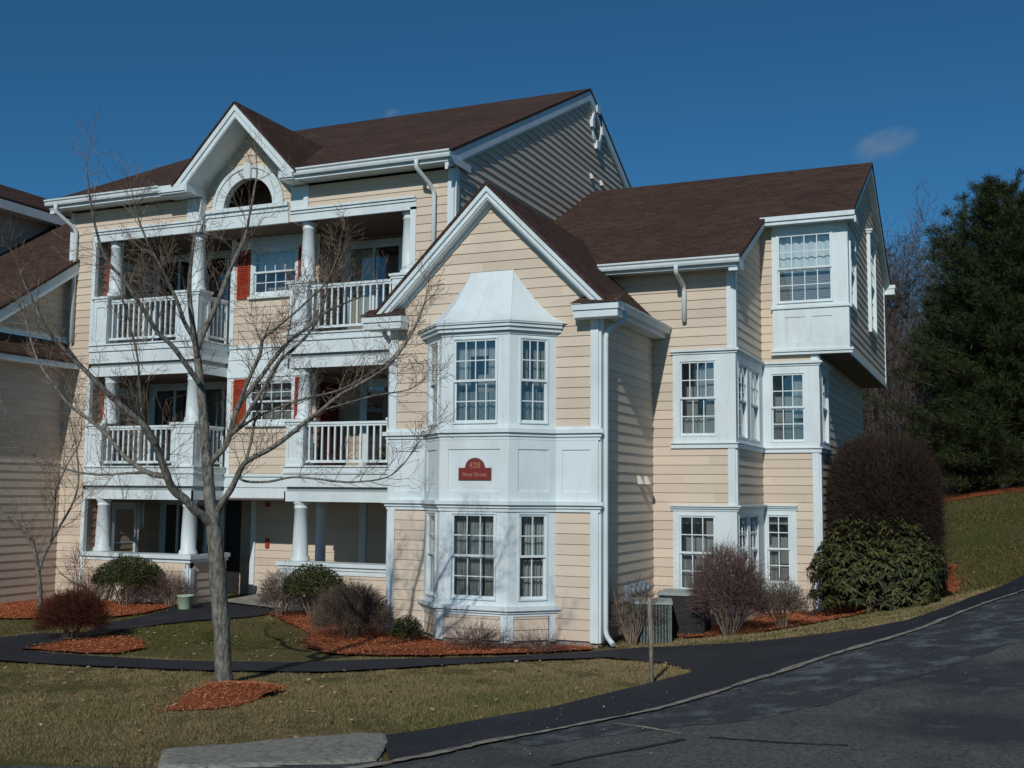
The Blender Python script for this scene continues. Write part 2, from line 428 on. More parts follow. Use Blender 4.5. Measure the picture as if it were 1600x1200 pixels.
def mouldings(mb, fr, u0, u1, bands, e0=0, e1=0):
    """stepped horizontal moulding: bands of (z0,z1,projection); e0/e1 let the ends grow with the projection (mitre)"""
    mb.mark()
    for (a, b, n) in bands:
        P = fr.p; l = u0 - e0*n; r = u1 + e1*n
        mb.hexa([P(u0, a, -.03), P(u1, a, -.03), P(r, a, n), P(l, a, n)], [P(u0, b, -.03), P(u1, b, -.03), P(r, b, n), P(l, b, n)])

BELT1 = [(1.985, 2.035, .035), (2.04, 2.085, .06), (2.09, 2.15, .10)]
BELT2 = [(3.115, 3.165, .035), (3.17, 3.22, .06), (3.225, 3.29, .10), (3.29, 3.335, .05)]
SILLB = [(.37, .41, .03), (.415, .455, .055), (.46, .525, .095)]
T8 = math.tan(math.radians(22.5))

# ---- front wing with its bay
s = MB(True)
siding(s, FRW, -9.37, -8.80, .0, 1.985); siding(s, FRW, -6.48, -5.88, .0, 1.985)
gl = lambda z: max(-9.40, -7.63 - (7.06 - z)/1.0); gr = lambda z: min(-5.86, -7.63 + (7.06 - z)/1.0)
siding(s, FRW, gl, gr, 3.335, 7.05, holes=[(-8.80, -6.48, 3.0, 4.9)])
siding(s, WR, 16.78, 19.62, -.02, 5.2)
siding(s, FXL(-9.5), 16.65, 18.11, 0, 5.25)
s.build('wing_siding', SID, A)
s = MB(True)
for (fr, u0, u1, L) in ((BAYL, .03, DG-.06, DG), (BAYC, .09, 1.10, 1.19), (BAYR, .09, DG-.12, DG)):
    siding(s, fr, u0, u1, 0, .37)
s.build('bay_base_siding', SID, A)
tr = MB(True)
for (a, b) in ((-9.5, -9.37), (-5.88, -5.75)):
    fbox(tr, FRW, a, b, -.02, 1.985, -.02, .035); fbox(tr, FRW, a, b, 3.335, 5.1, -.02, .035)
fbox(tr, WR, 16.652, 16.78, -.02, 5.1, -.02, .035)
fbox(tr, FXL(-9.5), 16.652, 16.78, -.02, 5.1, -.02, .035)
# bay corner posts at the base
for fr, L, e in ((BAYL, DG, (.0, .09)), (BAYC, 1.19, (.0, 0)), (BAYR, DG, (0, 0))):
    fbox(tr, fr, L-.10, L-.001, -.03, .37, -.02, .03)
fbox(tr, BAYL, .001, .05, -.03, .37, -.02, .03); fbox(tr, BAYC, .001, .09, -.03, .37, -.02, .03); fbox(tr, BAYR, .001, .09, -.03, .37, -.02, .03)
tr.build('corner_board', WHITE, A)
bt = MB()
for B in (BELT1, BELT2):
    mouldings(bt, FRW, -9.5, -8.805, B, 1, -T8); mouldings(bt, BAYL, 0, DG, B, -T8, T8); mouldings(bt, BAYC, 0, 1.19, B, T8, T8)
    mouldings(bt, BAYR, 0, DG, B, T8, -T8); mouldings(bt, FRW, -6.475, -5.75, B, -T8, 1)
mouldings(bt, BAYL, -.08, DG, SILLB, 0, T8); mouldings(bt, BAYC, 0, 1.19, SILLB, T8, T8); mouldings(bt, BAYR, 0, DG+.08, SILLB, T8, 0)
bt.build('belt_moulding', WHITE, A)
# flat white panels between the belts, with raised frames round sunk fields
pn = MB()
def panel(mb, fr, u0, u1, z0, z1, fields, n=.012, rise=.018):
    sheet(mb, fr, u0, u1, z0, z1, n)
    hs = [f for f in fields]
    us = sorted({u0, u1} | {h for H in hs for h in H[:2]}); zs = sorted({z0, z1} | {h for H in hs for h in H[2:]})
    for a, b in zip(us, us[1:]):
        for c, d in zip(zs, zs[1:]):
            if not any(h[0] < (a+b)/2 < h[1] and h[2] < (c+d)/2 < h[3] for h in hs):
                sheet(mb, fr, a, b, c, d, n+rise)
    for h in hs:
        P = fr.p; k = n+rise
        for (p, q) in (((h[0], h[2]), (h[1], h[2])), ((h[0], h[3]), (h[1], h[3])), ((h[0], h[2]), (h[0], h[3])), ((h[1], h[2]), (h[1], h[3]))):
            mb.poly([P(*p, n), P(*q, n), P(*q, k), P(*p, k)])
panel(pn, FRW, -9.5, -8.805, 2.15, 3.12, [(-9.38, -8.91, 2.30, 2.965)])
panel(pn, BAYL, 0, DG+.0124, 2.15, 3.12, [(.16, .66, 2.30, 2.965)]); panel(pn, BAYC, -.0124, 1.2024, 2.15, 3.12, [(.15, 1.06, 2.30, 2.965)])
panel(pn, BAYR, -.0124, DG, 2.15, 3.12, [(.15, .67, 2.30, 2.965)]); panel(pn, FRW, -6.475, -5.75, 2.15, 3.12, [(-6.35, -5.885, 2.30, 2.965)])
sheet(pn, WR, 16.65, 16.74, 2.15, 3.12, .03)
WB = {}
for z0, z1, lo, hi in ((.61, 1.965, .525, 1.985), (3.37, 4.745, 3.335, 4.86)):
    for fr, L, u0, u1 in ((BAYL, DG, .19, .67), (BAYC, 1.19, .205, 1.0), (BAYR, DG, .165, .66)):
        sheet(pn, fr, -.005, L+.005, lo, hi, .012, holes=[(u0, u1, z0, z1)])
pn.build('white_panel', WHITE, A)
NC = (0, 0, 0, 0)
up_c = [(CURT, 0, .3, .42, 1), (CURT, .7, 1, .42, 1), (LACE, 0, 1, 0, .38), (CURT, .3, .7, .8, 1)]
window(BAYL, .19, .67, 3.37, 4.745, (1, 1), (1, 1), NC, [(CURT2, 0, 1, .48, 1), (LACE, 0, 1, 0, .36)], n0=.02)
window(BAYC, .205, 1.0, 3.37, 4.745, (4, 2), (4, 2), NC, up_c, n0=.02)
window(BAYR, .165, .66, 3.37, 4.745, (3, 2), (2, 2), NC, [(CURT2, 0, .42, .42, 1), (CURT2, .6, 1, .42, 1), (LACE, 0, 1, 0, .38)], n0=.02)
window(BAYL, .19, .67, .61, 1.965, (1, 2), (1, 1), NC, [(CURT2, 0, 1, 0, 1)], n0=.02)
window(BAYC, .205, 1.0, .61, 1.965, (3, 2), (3, 2), NC, [(CURT, 0, .28, 0, 1), (CURT, .31, .62, 0, 1), (CURT, .66, 1, 0, 1)], n0=.02)
window(BAYR, .165, .66, .61, 1.965, (2, 2), (2, 2), NC, [(CURT, .3, 1, .5, 1), (CURT, 0, 1, 0, .45)], n0=.02)
# bay cornice and its curved metal roof
co = MB()
CORN = [(4.79, 4.84, .03), (4.845, 4.90, .09), (4.905, 4.955, .125), (4.96, 4.985, .15)]
mouldings(co, BAYL, -.05, DG, CORN, 0, T8); mouldings(co, BAYC, 0, 1.19, CORN, T8, T8); mouldings(co, BAYR, 0, DG+.05, CORN, T8, 0)
co.build('bay_cornice', WHITE, A)
br = MB()
e = .16
ev = [(-8.805-.23, 16.65), (-8.235-e*T8, 16.08-e), (-7.045+e*T8, 16.08-e), (-6.475+.23, 16.65)]
tp = [(-7.985, 16.63), (-7.985, 16.60), (-7.225, 16.60), (-7.225, 16.63)]
NR = 10; prof = []
for k in range(NR+1):
    t = k/NR; h = t; z = 4.985 + .94*(t**1.55)
    prof.append([(ev[i][0]+(tp[i][0]-ev[i][0])*h, ev[i][1]+(tp[i][1]-ev[i][1])*h, z) for i in range(4)])
for k in range(NR):
    for i in range(3): br.poly([prof[k][i], prof[k][i+1], prof[k+1][i+1], prof[k+1][i]], False)
br.poly([prof[NR][0], prof[NR][1], prof[NR][2], prof[NR][3]])
for wt in ((1, 2, 0), (1, 2, .5), (1, 2, 1)):
    i, j, q = wt
    line = [tuple(Vector(prof[k][i])*(1-q)+Vector(prof[k][j])*q) for k in range(NR+1)]
    br.tube(line, .011, 4)
BR_ = br.build('bay_roof', WHITE, A)
# foundation
fd = MB(True)
fd.hexa([(-9.5, 16.67, -.6), (-8.79, 16.67, -.6), (-8.22, 16.10, -.6), (-7.06, 16.10, -.6), (-6.49, 16.67, -.6), (-5.77, 16.67, -.6), (-5.77, 19.64, -.6), (-4.26, 19.64, -.6), (-4.26, 22.06, -.6), (-3.17, 22.06, -.6), (-3.17, 29, -.6), (-9.5, 29, -.6)],
        [(-9.5, 16.67, -.01), (-8.79, 16.67, -.01), (-8.22, 16.10, -.01), (-7.06, 16.10, -.01), (-6.49, 16.67, -.01), (-5.77, 16.67, -.01), (-5.77, 19.64, -.01), (-4.26, 19.64, -.01), (-4.26, 22.06, -.01), (-3.17, 22.06, -.01), (-3.17, 29, -.01), (-9.5, 29, -.01)])
fd.box(-18.37, -14.86, 18.13, 20.6, -.6, -.005); fd.box(-12.64, -9.51, 18.13, 20.6, -.6, -.005); fd.box(-14.85, -12.65, 20.4, 20.6, -.6, .03)
fd.build('foundation', CONC, A)

# wing roof: two slopes, rakes, eave returns
def roof(name, planes, t=.06):
    mb = MB()
    for pts in planes: mb.slab(pts, (0, 0, -t))
    return mb.build(name, ROOFM, A)
xc = -7.63; zr = 7.40; HW = 2.08; ze = zr - HW
roof('wing_roof', [[(xc-HW, 16.36, ze), (xc, 16.36, zr), (xc, 21.4, zr), (xc-HW, 21.4, ze)], [(xc, 16.36, zr), (xc+HW, 16.36, ze), (xc+HW, 21.4, ze), (xc, 21.4, zr)]])
def rake(mb, fr, pk, ends, n0, n1, drop, width, zcut=-9):
    """boards under a gable edge: pk=(u,z) peak, ends=list of (u,z); cut level at zcut"""
    P = fr.p
    for (u, z) in ends:
        s = (pk[1]-z)/(u-pk[0])
        def lim(d):
            zz = z-d
            return (u, zz) if zz >= zcut else (pk[0]+(pk[1]-d-zcut)/s, zcut)
        ub, zb_ = lim(drop+width); ut, zt_ = lim(drop)
        a = [P(pk[0], pk[1]-drop-width, n0), P(ub, zb_, n0), P(ub, zb_, n1), P(pk[0], pk[1]-drop-width, n1)]
        b = [P(pk[0], pk[1]-drop, n0), P(ut, zt_, n0), P(ut, zt_, n1), P(pk[0], pk[1]-drop, n1)]
        mb.hexa(a, b)
rk = MB(); FF = FY(16.65)
ends = [(xc-HW, ze), (xc+HW, ze)]
rake(rk, FF, (xc, zr), ends, -.02, .27, .061, .10, 5.27)
rake(rk, FF, (xc, zr), ends, -.02, .235, .161, .10, 5.27)
rake(rk, FF, (xc, zr), ends, -.02, .21, .261, .03, 5.27)
rake(rk, FF, (xc, zr), ends, -.02, .05, .291, .07, 5.27)
rk.build('rake_board', WHITE, A)
rt_ = MB()
for sx in (-1, 1):
    xo, xi = xc+sx*2.30, xc+sx*1.53
    a, b = min(xo, xi), max(xo, xi)
    rt_.box(a+.02, b-.02, 16.36, 16.64, 5.03, 5.14); rt_.box(a, b, 16.335, 16.64, 5.145, 5.245)
rt_.build('eave_return', WHITE, A)
rr = MB()
for sx in (-1, 1):
    xo, xi = xc+sx*2.32, xc+sx*1.52
    a, b = min(xo, xi), max(xo, xi)
    rr.slab([(a, 16.31, 5.26), (b, 16.31, 5.26), (b-.1 if sx < 0 else b, 16.64, 5.42), (a if sx < 0 else a+.1, 16.64, 5.42)], (0, 0, -.012))
rr.build('return_roof', ROOFM, A)
sf = MB()
sf.box(-5.73, xc+HW+.06, 16.642, 19.6, 5.09, 5.12); sf.box(xc-HW-.06, -9.52, 16.642, 18.1, 5.09, 5.12)
sf.box(xc+HW+.03, xc+HW+.06, 16.642, 19.6, 5.12, 5.27)
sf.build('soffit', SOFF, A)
def gutter(path_a, path_b, out, z):
    """K-style gutter between two points; out = horizontal outward unit vector; z = top"""
    mb = MB(); a = Vector((*path_a, 0)); b = Vector((*path_b, 0)); o = Vector((*out, 0))
    pr = [(0, -.125), (.07, -.125), (.085, -.09), (.085, -.055), (.115, -.03), (.115, 0), (.10, 0), (.10, -.02), (0, -.02)]
    mb.rings([[tuple(p + o*x + Vector((0, 0, z+y))) for x, y in pr] for p in (a, b)], smooth=False)
    return mb.build('gutter', GUTM, A)
gutter((xc+HW+.062, 16.38), (xc+HW+.062, 19.60), (1, 0), 5.30)
gutter((xc-HW-.062, 18.0), (xc-HW-.062, 16.38), (-1, 0), 5.30)
def downspout(pts, r=.042):
    mb = MB(); P = [Vector(p) for p in pts]; out = [P[0]]
    for i in range(1, len(P)-1):
        d0 = (P[i-1]-P[i]); d1 = (P[i+1]-P[i]); k = min(.12, d0.length*.4, d1.length*.4)
        a = P[i]+d0.normalized()*k; b = P[i]+d1.normalized()*k
        for t in (0, .33, .67, 1): out.append(a*(1-t)**2 + P[i]*2*t*(1-t) + b*t*t)
    out.append(P[-1]); mb.tube(out, r, 8)
    return mb.build('downspout', GUTM, A)
downspout([(-5.43, 16.95, 5.19), (-5.43, 16.95, 5.05), (-5.66, 16.72, 4.85), (-5.66, 16.72, .10), (-5.50, 16.60, -.02)])
downspout([(-9.72, 16.75, 5.19), (-9.72, 16.75, 5.0), (-9.55, 16.72, 4.82), (-9.55, 16.72, 3.4)])

# ---- right block: lower front wall, return, back wall, overhanging box
s = MB(True)
siding(s, F1, -9.05, -5.75, 4.9, 6.42); siding(s, F1, -5.75, -4.37, 0, 6.42, holes=[(-5.27, -4.55, .58, 1.92), (-5.25, -4.55, 3.31, 4.68), (-5.30, -4.2, 3.13, 4.79)])
s.build('right_front_siding', SID, A)
s = MB(True)
zt = lambda u: 6.45 + (u-19.32)*.512 - .1
k0 = 19.62
siding(s, RET, lambda z: max(19.75, min(22.04, 19.32+(z+.1-6.45)/.512)), 22.04, 0, 7.7, holes=[(19.68, 20.50, .58, 1.92), (20.58, 21.42, .58, 1.92), (19.70, 20.56, 3.29, 4.64), (20.78, 21.70, 3.29, 4.64)])
s.build('return_siding', SID, A)
s = MB(True)
siding(s, F2, -4.24, -3.28, 0, 3.13, holes=[(-4.18, -3.70, .58, 1.91)]); siding(s, F2, -4.24, -3.28, 4.80, 7.62, holes=[(-4.0, -3.0, 5.0, 8)])
s.build('rear_front_siding', SID, A)
s = MB(True)
siding(s, LOWR, 22.17, 29.6, 0, 5.0, holes=[(22.35, 23.15, 3.3, 4.66)])
# upper right wall, gable shaped
ridY, ridZ = 25.73, 9.72; sl = .512
gz = lambda u: ridZ - abs(u-ridY)*sl - .12
siding(s, UPR, lambda z: max(21.97, ridY-(ridZ-.12-z)/sl), lambda z: min(29.55, ridY+(ridZ-.12-z)/sl), 5.0, 9.58, holes=[(22.25, 23.05, 6.0, 7.3), (25.75, 26.75, 6.0, 8.0)])
s.build('end_wall_siding', SID, A)
tr = MB(True)
fbox(tr, F1, -4.37, -4.24, -.02, .46, -.02, .03); fbox(tr, F1, -4.37, -4.24, 2.09, 3.13, -.02, .03); fbox(tr, F1, -4.37, -4.24, 4.87, 6.36, -.02, .03)
fbox(tr, RET, 19.622, 19.74, -.02, .46, -.02, .03); fbox(tr, RET, 19.622, 19.74, 2.09, 3.13, -.02, .03); fbox(tr, RET, 19.622, 19.74, 4.87, 6.36, -.02, .03)
fbox(tr, F2, -3.28, -3.15, -.02, 3.13, -.02, .03); fbox(tr, F2, -3.28, -3.15, 4.87, 5.0, -.02, .03)
fbox(tr, LOWR, 22.042, 22.17, -.02, 3.13, -.02, .03); fbox(tr, LOWR, 22.042, 22.17, 4.87, 5.0, -.02, .03)
fbox(tr, UPR, 29.42, 29.55, 5.0, 7.7, -.02, .03)
tr.build('corner_board', WHITE, A)
# second floor corner window surround: flat white band round P1, return and rear face
wb = MB()
def surround(fr, u0, u1, z0, z1, hole):
    sheet(wb, fr, u0, u1, z0, z1, .028, holes=[hole])
surround(F1, -5.36, -4.22, 3.18, 4.79, (-5.25, -4.56, 3.31, 4.68))
wb.poly([F1.p(-5.36, 3.18, 0), F1.p(-5.36, 4.79, 0), F1.p(-5.36, 4.79, .028), F1.p(-5.36, 3.18, .028)])
sheet(wb, RET, 19.60, 22.01, 3.18, 4.79, .028, holes=[(19.74, 20.52, 3.29, 4.64), (20.80, 21.64, 3.29, 4.64)])
surround(F2, -4.212, -3.13, 3.18, 4.79, (-4.07, -3.395, 3.30, 4.66))
sheet(wb, LOWR, 22.01, 23.3, 3.18, 4.79, .028, holes=[(22.35, 23.15, 3.3, 4.66)])
# first floor
surround(F1, -5.37, -4.22, .46, 1.99, (-5.275, -4.59, .575, 1.925))
wb.poly([F1.p(-5.37, .46, 0), F1.p(-5.37, 1.99, 0), F1.p(-5.37, 1.99, .028), F1.p(-5.37, .46, .028)])
sheet(wb, RET, 19.60, 22.01, .46, 1.99, .028, holes=[(19.70, 20.46, .575, 1.925), (20.62, 21.40, .575, 1.925)])
surround(F2, -4.212, -3.60, .47, 1.99, (-4.18, -3.71, .575, 1.915))
wb.poly([F2.p(-3.60, .47, 0), F2.p(-3.60, 1.99, 0), F2.p(-3.60, 1.99, .028), F2.p(-3.60, .47, .028)])
wb.build('window_surround', WHITE, A)
bt = MB()
CAP2 = [(4.79, 4.825, .05), (4.83, 4.875, .085)]; SIL2 = [(3.10, 3.175, .045), (3.18, 3.20, .075)]
for B in (CAP2, SIL2):
    mouldings(bt, F1, -5.40, -4.24, B, 0, 1); mouldings(bt, RET, 19.62, 22.04, B, 1, -1); mouldings(bt, F2, -4.24, -3.15, B, -1, 1); mouldings(bt, LOWR, 22.04, 23.35, B, 1, 0)
CAP1 = [(1.99, 2.025, .045), (2.03, 2.06, .075), (2.065, 2.095, .105)]; SIL1 = [(.40, .45, .045), (.455, .475, .07)]
mouldings(bt, F1, -5.41, -4.24, CAP1, 0, 1); mouldings(bt, RET, 19.62, 22.04, CAP1, 1, -1); mouldings(bt, F2, -4.24, -3.57, CAP1, -1, 0)
mouldings(bt, F1, -5.38, -4.24, SIL1, 0, 1); mouldings(bt, RET, 19.62, 22.04, SIL1, 1, -1); mouldings(bt, F2, -4.24, -3.58, SIL1, -1, 0)
bt.build('belt_moulding', WHITE, A)
window(F1, -5.25, -4.56, 3.31, 4.68, (4, 2), (3, 2), NC, [(CURT, .38, .8, .5, .95), (CURT, .05, .95, 0, .25)], n0=.02)
window(RET, 19.74, 20.52, 3.29, 4.64, (2, 2), (1, 1), NC, [(BLIND, 0, 1, .78, 1)], n0=.02)
window(RET, 20.80, 21.64, 3.29, 4.64, (2, 2), (1, 1), NC, [(BLIND, 0, 1, .0, 1)], n0=.02)
window(F2, -4.07, -3.395, 3.30, 4.66, (3, 2), (3, 2), NC, [(LACE, 0, 1, 0, .3), (CURT, .6, 1, .35, 1)], n0=.02)
window(LOWR, 22.35, 23.15, 3.3, 4.66, (2, 2), (1, 1), NC, None, n0=.02)
window(F1, -5.275, -4.59, .575, 1.925, (3, 2), (3, 2), NC, [(CURT, 0, .42, 0, .5), (CURT, 0, 1, .88, 1)], n0=.02)
window(RET, 19.70, 20.46, .575, 1.925, (2, 2), (1, 1), NC, None, n0=.02)
window(RET, 20.62, 21.40, .575, 1.925, (2, 2), (1, 1), NC, None, n0=.02)
window(F2, -4.18, -3.71, .575, 1.915, (2, 2), (2, 2), NC, [(CURT, 0, .45, 0, .55), (CURT, 0, 1, .85, 1)], n0=.02)
# the box that overhangs on the third floor
F3 = FY(21.98); bx = MB()
sheet(bx, F3, -3.99, -2.54, 5.94, 7.56, .012, holes=[(-3.90, -2.83, 6.01, 7.39)])
panel(bx, F3, -3.99, -2.54, 5.10, 5.90, [(-3.75, -3.375, 5.25, 5.735), (-3.235, -2.85, 5.25, 5.735)], n=.012, rise=.015)
bx.poly([F3.p(-3.99, 5.0, .03), F3.p(-3.99, 7.56, .03), F3.p(-3.99, 7.56, -.06), F3.p(-3.99, 5.0, -.06)])
mouldings(bx, F3, -4.02, -2.54, [(5.90, 5.945, .06), (5.0, 5.05, .05), (5.055, 5.10, .075)], 0, 1)
sheet(bx, UPR, 21.94, 22.20, 5.0, 7.5, .028)
fbox(bx, UPR, 22.2, 29.42, 5.0, 5.10, 0, .03)
bx.build('overhang_panel', WHITE, A)
window(F3, -3.90, -2.83, 6.01, 7.39, (4, 2), (4, 2), NC, [(BLIND2, 0, 1, .5, 1), (BLIND, 0, 1, 0, .5)], n0=.02)
window(UPR, 22.25, 23.05, 6.0, 7.3, (2, 2), (2, 2), (.07, .09, .1, .08), None, n0=.03)
window(UPR, 25.75, 26.75, 6.0, 8.0, (2, 3), (2, 3), (.12, .12, .12, .1), None, n0=.06, cap=1)
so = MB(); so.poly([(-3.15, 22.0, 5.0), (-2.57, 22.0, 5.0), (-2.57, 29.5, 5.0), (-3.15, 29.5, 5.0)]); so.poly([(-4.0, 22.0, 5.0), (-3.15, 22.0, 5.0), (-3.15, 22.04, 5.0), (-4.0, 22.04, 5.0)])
so.build('overhang_soffit', CEILM, A)  # shade below the overhang is put into the dark soffit colour
ow = MB(); FB3 = FX(-2.5)
fbox(ow, FB(29.55), -3.6, -2.75, 5.2, 6.9, 0, .25); ow.build('rear_bay_window', WHITE, A)
# right block roof
def rz(y): return 6.47 + (y-19.32)*.512
xe = -4.06; xr = -2.40
roof('right_roof', [[(-9.07, 19.18, rz(19.18)), (xe, 19.18, rz(19.18)), (xe, 21.74, rz(21.74)), (-9.07, 21.74, rz(21.74))],
                    [(-9.07, 21.741, rz(21.741)), (xr, 21.741, rz(21.741)), (xr, ridY, rz(ridY)), (-9.07, ridY, rz(ridY))],
                    [(-9.07, ridY, rz(ridY)), (xr, ridY, rz(ridY)), (xr, 29.95, 2*rz(ridY)-rz(29.95)+0) if 0 else (xr, 29.95, rz(ridY)-(29.95-ridY)*.512), (-9.07, 29.95, rz(ridY)-(29.95-ridY)*.512)]])
rk = MB()
def rake_x(mb, x0, x1, pts, drop, width):
    for (p, q) in zip(pts, pts[1:]):
        a = [(x0, p[0], p[1]-drop-width), (x0, q[0], q[1]-drop-width), (x1, q[0], q[1]-drop-width), (x1, p[0], p[1]-drop-width)]
        b = [(x0, p[0], p[1]-drop), (x0, q[0], q[1]-drop), (x1, q[0], q[1]-drop), (x1, p[0], p[1]-drop)]
        mb.hexa(a, b)
rake_x(rk, -4.24, -4.085, [(19.20, rz(19.20)), (21.98, rz(21.98))], .061, .16)
rake_x(rk, -2.57, -2.42, [(21.76, rz(21.76)), (ridY, rz(ridY)), (29.93, rz(ridY)-(29.93-ridY)*.512)], .061, .15)
rk.build('rake_board', WHITE, A)
ev_ = MB(True)
ev_.box(-9.0, -4.09, 19.20, 19.60, 6.30, 6.325); ev_.box(-9.0, -4.09, 19.17, 19.199, 6.26, 6.41)
ev_.box(-4.12, -2.41, 21.72, 21.97, 7.55, 7.585); ev_.box(-4.14, -2.39, 21.69, 21.72, 7.53, 7.645); ev_.box(-4.16, -2.37, 21.655, 21.689, 7.60, 7.69)
ev_.box(-2.56, -2.38, 21.97, 22.3, 7.53, 7.66)
ev_.box(-2.56, -2.30, 29.56, 29.98, 7.38, 7.52); ev_.box(-2.58, -2.28, 29.54, 30.0, 7.53, 7.62)
ev_.box(-4.235, -4.06, 19.21, 19.6, 6.24, 6.40)
ev_.build('eave_board', WHITE, A)
gutter((-6.62, 19.165), (-4.03, 19.165), (0, -1), 6.44)
downspout([(-5.16, 19.1, 6.33), (-5.16, 19.1, 6.2), (-5.16, 19.55, 5.95), (-5.16, 19.55, 5.15), (-5.30, 19.45, 4.95)] if 0 else [(-5.16, 19.1, 6.33), (-5.16, 19.1, 6.2), (-5.13, 19.54, 6.02), (-5.13, 19.54, 5.38)])

# ---- main block
s = MB(True)
siding(s, FM, -18.37, -17.71, 0, 8.25)
siding(s, FM, -9.86, -9.20, 5.2, 8.25)
siding(s, FM, -17.71, -14.86, 7.80, 8.25); siding(s, FM, -12.64, -9.86, 7.80, 8.25)
siding(s, FM, -17.63, -14.95, 0, .83); siding(s, FM, -12.56, -9.5, 0, .72)
siding(s, FX(-14.85), 18.22, 19.25, 0, .83)
s.build('front_siding', SID, A)
s = MB(True)
siding(s, FR, -14.85, -12.65, 2.62, 4.55, holes=[(-14.29, -13.20, 3.69, 4.54)])
siding(s, FR, -14.85, -12.65, 5.29, 7.55, holes=[(-14.29, -13.20, 6.37, 7.30)])
s.build('recess_siding', SID, A)
s = MB(True)
mrid, mz, msl = 25.38, 12.27, .494
def mrz(y): return mz - abs(mrid-y)*msl
siding(s, MGW, lambda z: max(18.24, mrid-(mz-.15-z)/msl), lambda z: min(32.6, mrid+(mz-.15-z)/msl), 4.8, 12.1, lip=.024)
s.build('gable_wall_siding', SID, A)
s = MB(True)
siding(s, FXL(-18.37), lambda z: max(18.11, mrid-(mz-.15-z)/msl), lambda z: min(32.6, mrid+(mz-.15-z)/msl), 0, 12.1)
s.build('far_end_siding', SID, A)
tr = MB(True)
fbox(tr, FM, -9.20, -9.07, 5.0, 8.25, -.02, .035); fbox(tr, MGW, 18.112, 18.24, 5.0, 8.3, -.02, .035)
fbox(tr, FM, -18.37, -18.27, 6.85, 8.25, -.02, .035)
tr.build('corner_board', WHITE, A)

# balconies: floors, ceilings, inner walls
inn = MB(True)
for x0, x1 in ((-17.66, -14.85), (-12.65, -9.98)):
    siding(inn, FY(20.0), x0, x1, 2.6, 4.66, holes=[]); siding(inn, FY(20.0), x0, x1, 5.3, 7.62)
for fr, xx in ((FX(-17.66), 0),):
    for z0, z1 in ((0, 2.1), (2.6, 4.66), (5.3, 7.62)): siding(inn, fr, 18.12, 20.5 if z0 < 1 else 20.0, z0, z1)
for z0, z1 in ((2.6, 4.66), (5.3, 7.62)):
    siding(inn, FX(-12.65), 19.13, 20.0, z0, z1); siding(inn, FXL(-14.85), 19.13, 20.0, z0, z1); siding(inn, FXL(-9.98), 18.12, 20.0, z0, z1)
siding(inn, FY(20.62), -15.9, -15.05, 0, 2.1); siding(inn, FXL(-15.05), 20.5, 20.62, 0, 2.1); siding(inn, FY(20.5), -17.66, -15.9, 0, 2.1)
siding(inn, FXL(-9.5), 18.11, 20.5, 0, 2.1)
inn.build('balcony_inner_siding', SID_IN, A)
inn = MB(True); siding(inn, FY(20.5), -15.05, -9.5, .0, 2.1); inn.build('porch_wall_siding', SID, A)
fl = MB(True)
for x0, x1 in ((-17.66, -14.85), (-12.65, -9.5)):
    fl.box(x0, x1, 18.2, 20.0, 2.50, 2.62); fl.box(x0, x1, 18.2, 20.0, 5.2, 5.32)
fl.build('balcony_floor', FLOORM, A)
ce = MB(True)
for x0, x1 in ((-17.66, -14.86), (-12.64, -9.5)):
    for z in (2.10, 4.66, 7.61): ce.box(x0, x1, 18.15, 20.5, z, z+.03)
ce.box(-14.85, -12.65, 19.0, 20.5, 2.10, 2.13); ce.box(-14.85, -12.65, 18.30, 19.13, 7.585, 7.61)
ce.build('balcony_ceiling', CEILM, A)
pd = MB(); fbox(pd, FY(20.62), -15.88, -15.52, .02, 2.05, .0, .05); pd.build('entrance_door', BLACKM, A)
dt = MB(True); Fp = FY(20.5)
fbox(dt, Fp, -15.14, -15.02, 0, 2.09, 0, .05); fbox(dt, Fp, -15.98, -15.88, 0, 2.09, 0, .05)
fbox(dt, Fp, -12.38, -12.22, .0, 2.09, 0, .05); fbox(dt, Fp, -11.75, -11.62, .5, 2.0, 0, .05)
dt.build('porch_trim', WHITE, A)
window(Fp, -11.62, -10.7, .55, 1.98, (2, 2), (2, 2), (0, .1, .06, .08), None, n0=.02)

# bands of the balcony fronts
bd = MB()
def bands(fr, u0, u1, e0, e1):
    for zb in (2.08, 4.65):
        d = 0.0 if zb < 3 else .02
        for (a, b, n) in ((zb, zb+.19, .0), (zb+.28, zb+.53, .02), (zb+.53, zb+.555, .05), (zb+.56, zb+.65, .03), (zb+.655, zb+.685, .06)):
            mouldings(bd, fr, u0, u1, [(a, b, n)], e0, e1)
bands(FM, -17.70, -14.85, 0, 1); bands(FM, -12.65, -9.5, 1, 0)
bands(FX(-14.85), 18.11, 19.13, 1, 0); bands(FXL(-12.65), 18.11, 19.13, 1, 0)
sl_ = MB()   # sunk strip between band and beam, its shadow put in as grey
for zb in (2.08, 4.65):
    sheet(sl_, FM, -17.70, -14.88, zb+.19, zb+.28, -.05); sheet(sl_, FM, -12.62, -9.5, zb+.19, zb+.28, -.05)
    sheet(sl_, FX(-14.85), 18.13, 19.13, zb+.19, zb+.28, -.03)
sl_.build('band_shadow_strip', METALG, A)
for (a, b, n) in ((2.08, 2.34, .03), (2.345, 2.56, .05), (2.565, 2.62, .08), (4.55, 4.62, .03), (4.625, 4.80, .05), (5.0, 5.23, .05), (4.805, 4.995, .035), (5.235, 5.30, .08)):
    mouldings(bd, FR, -14.85, -12.65, [(a, b, n)])
bd.build('floor_band', WHITE, A)
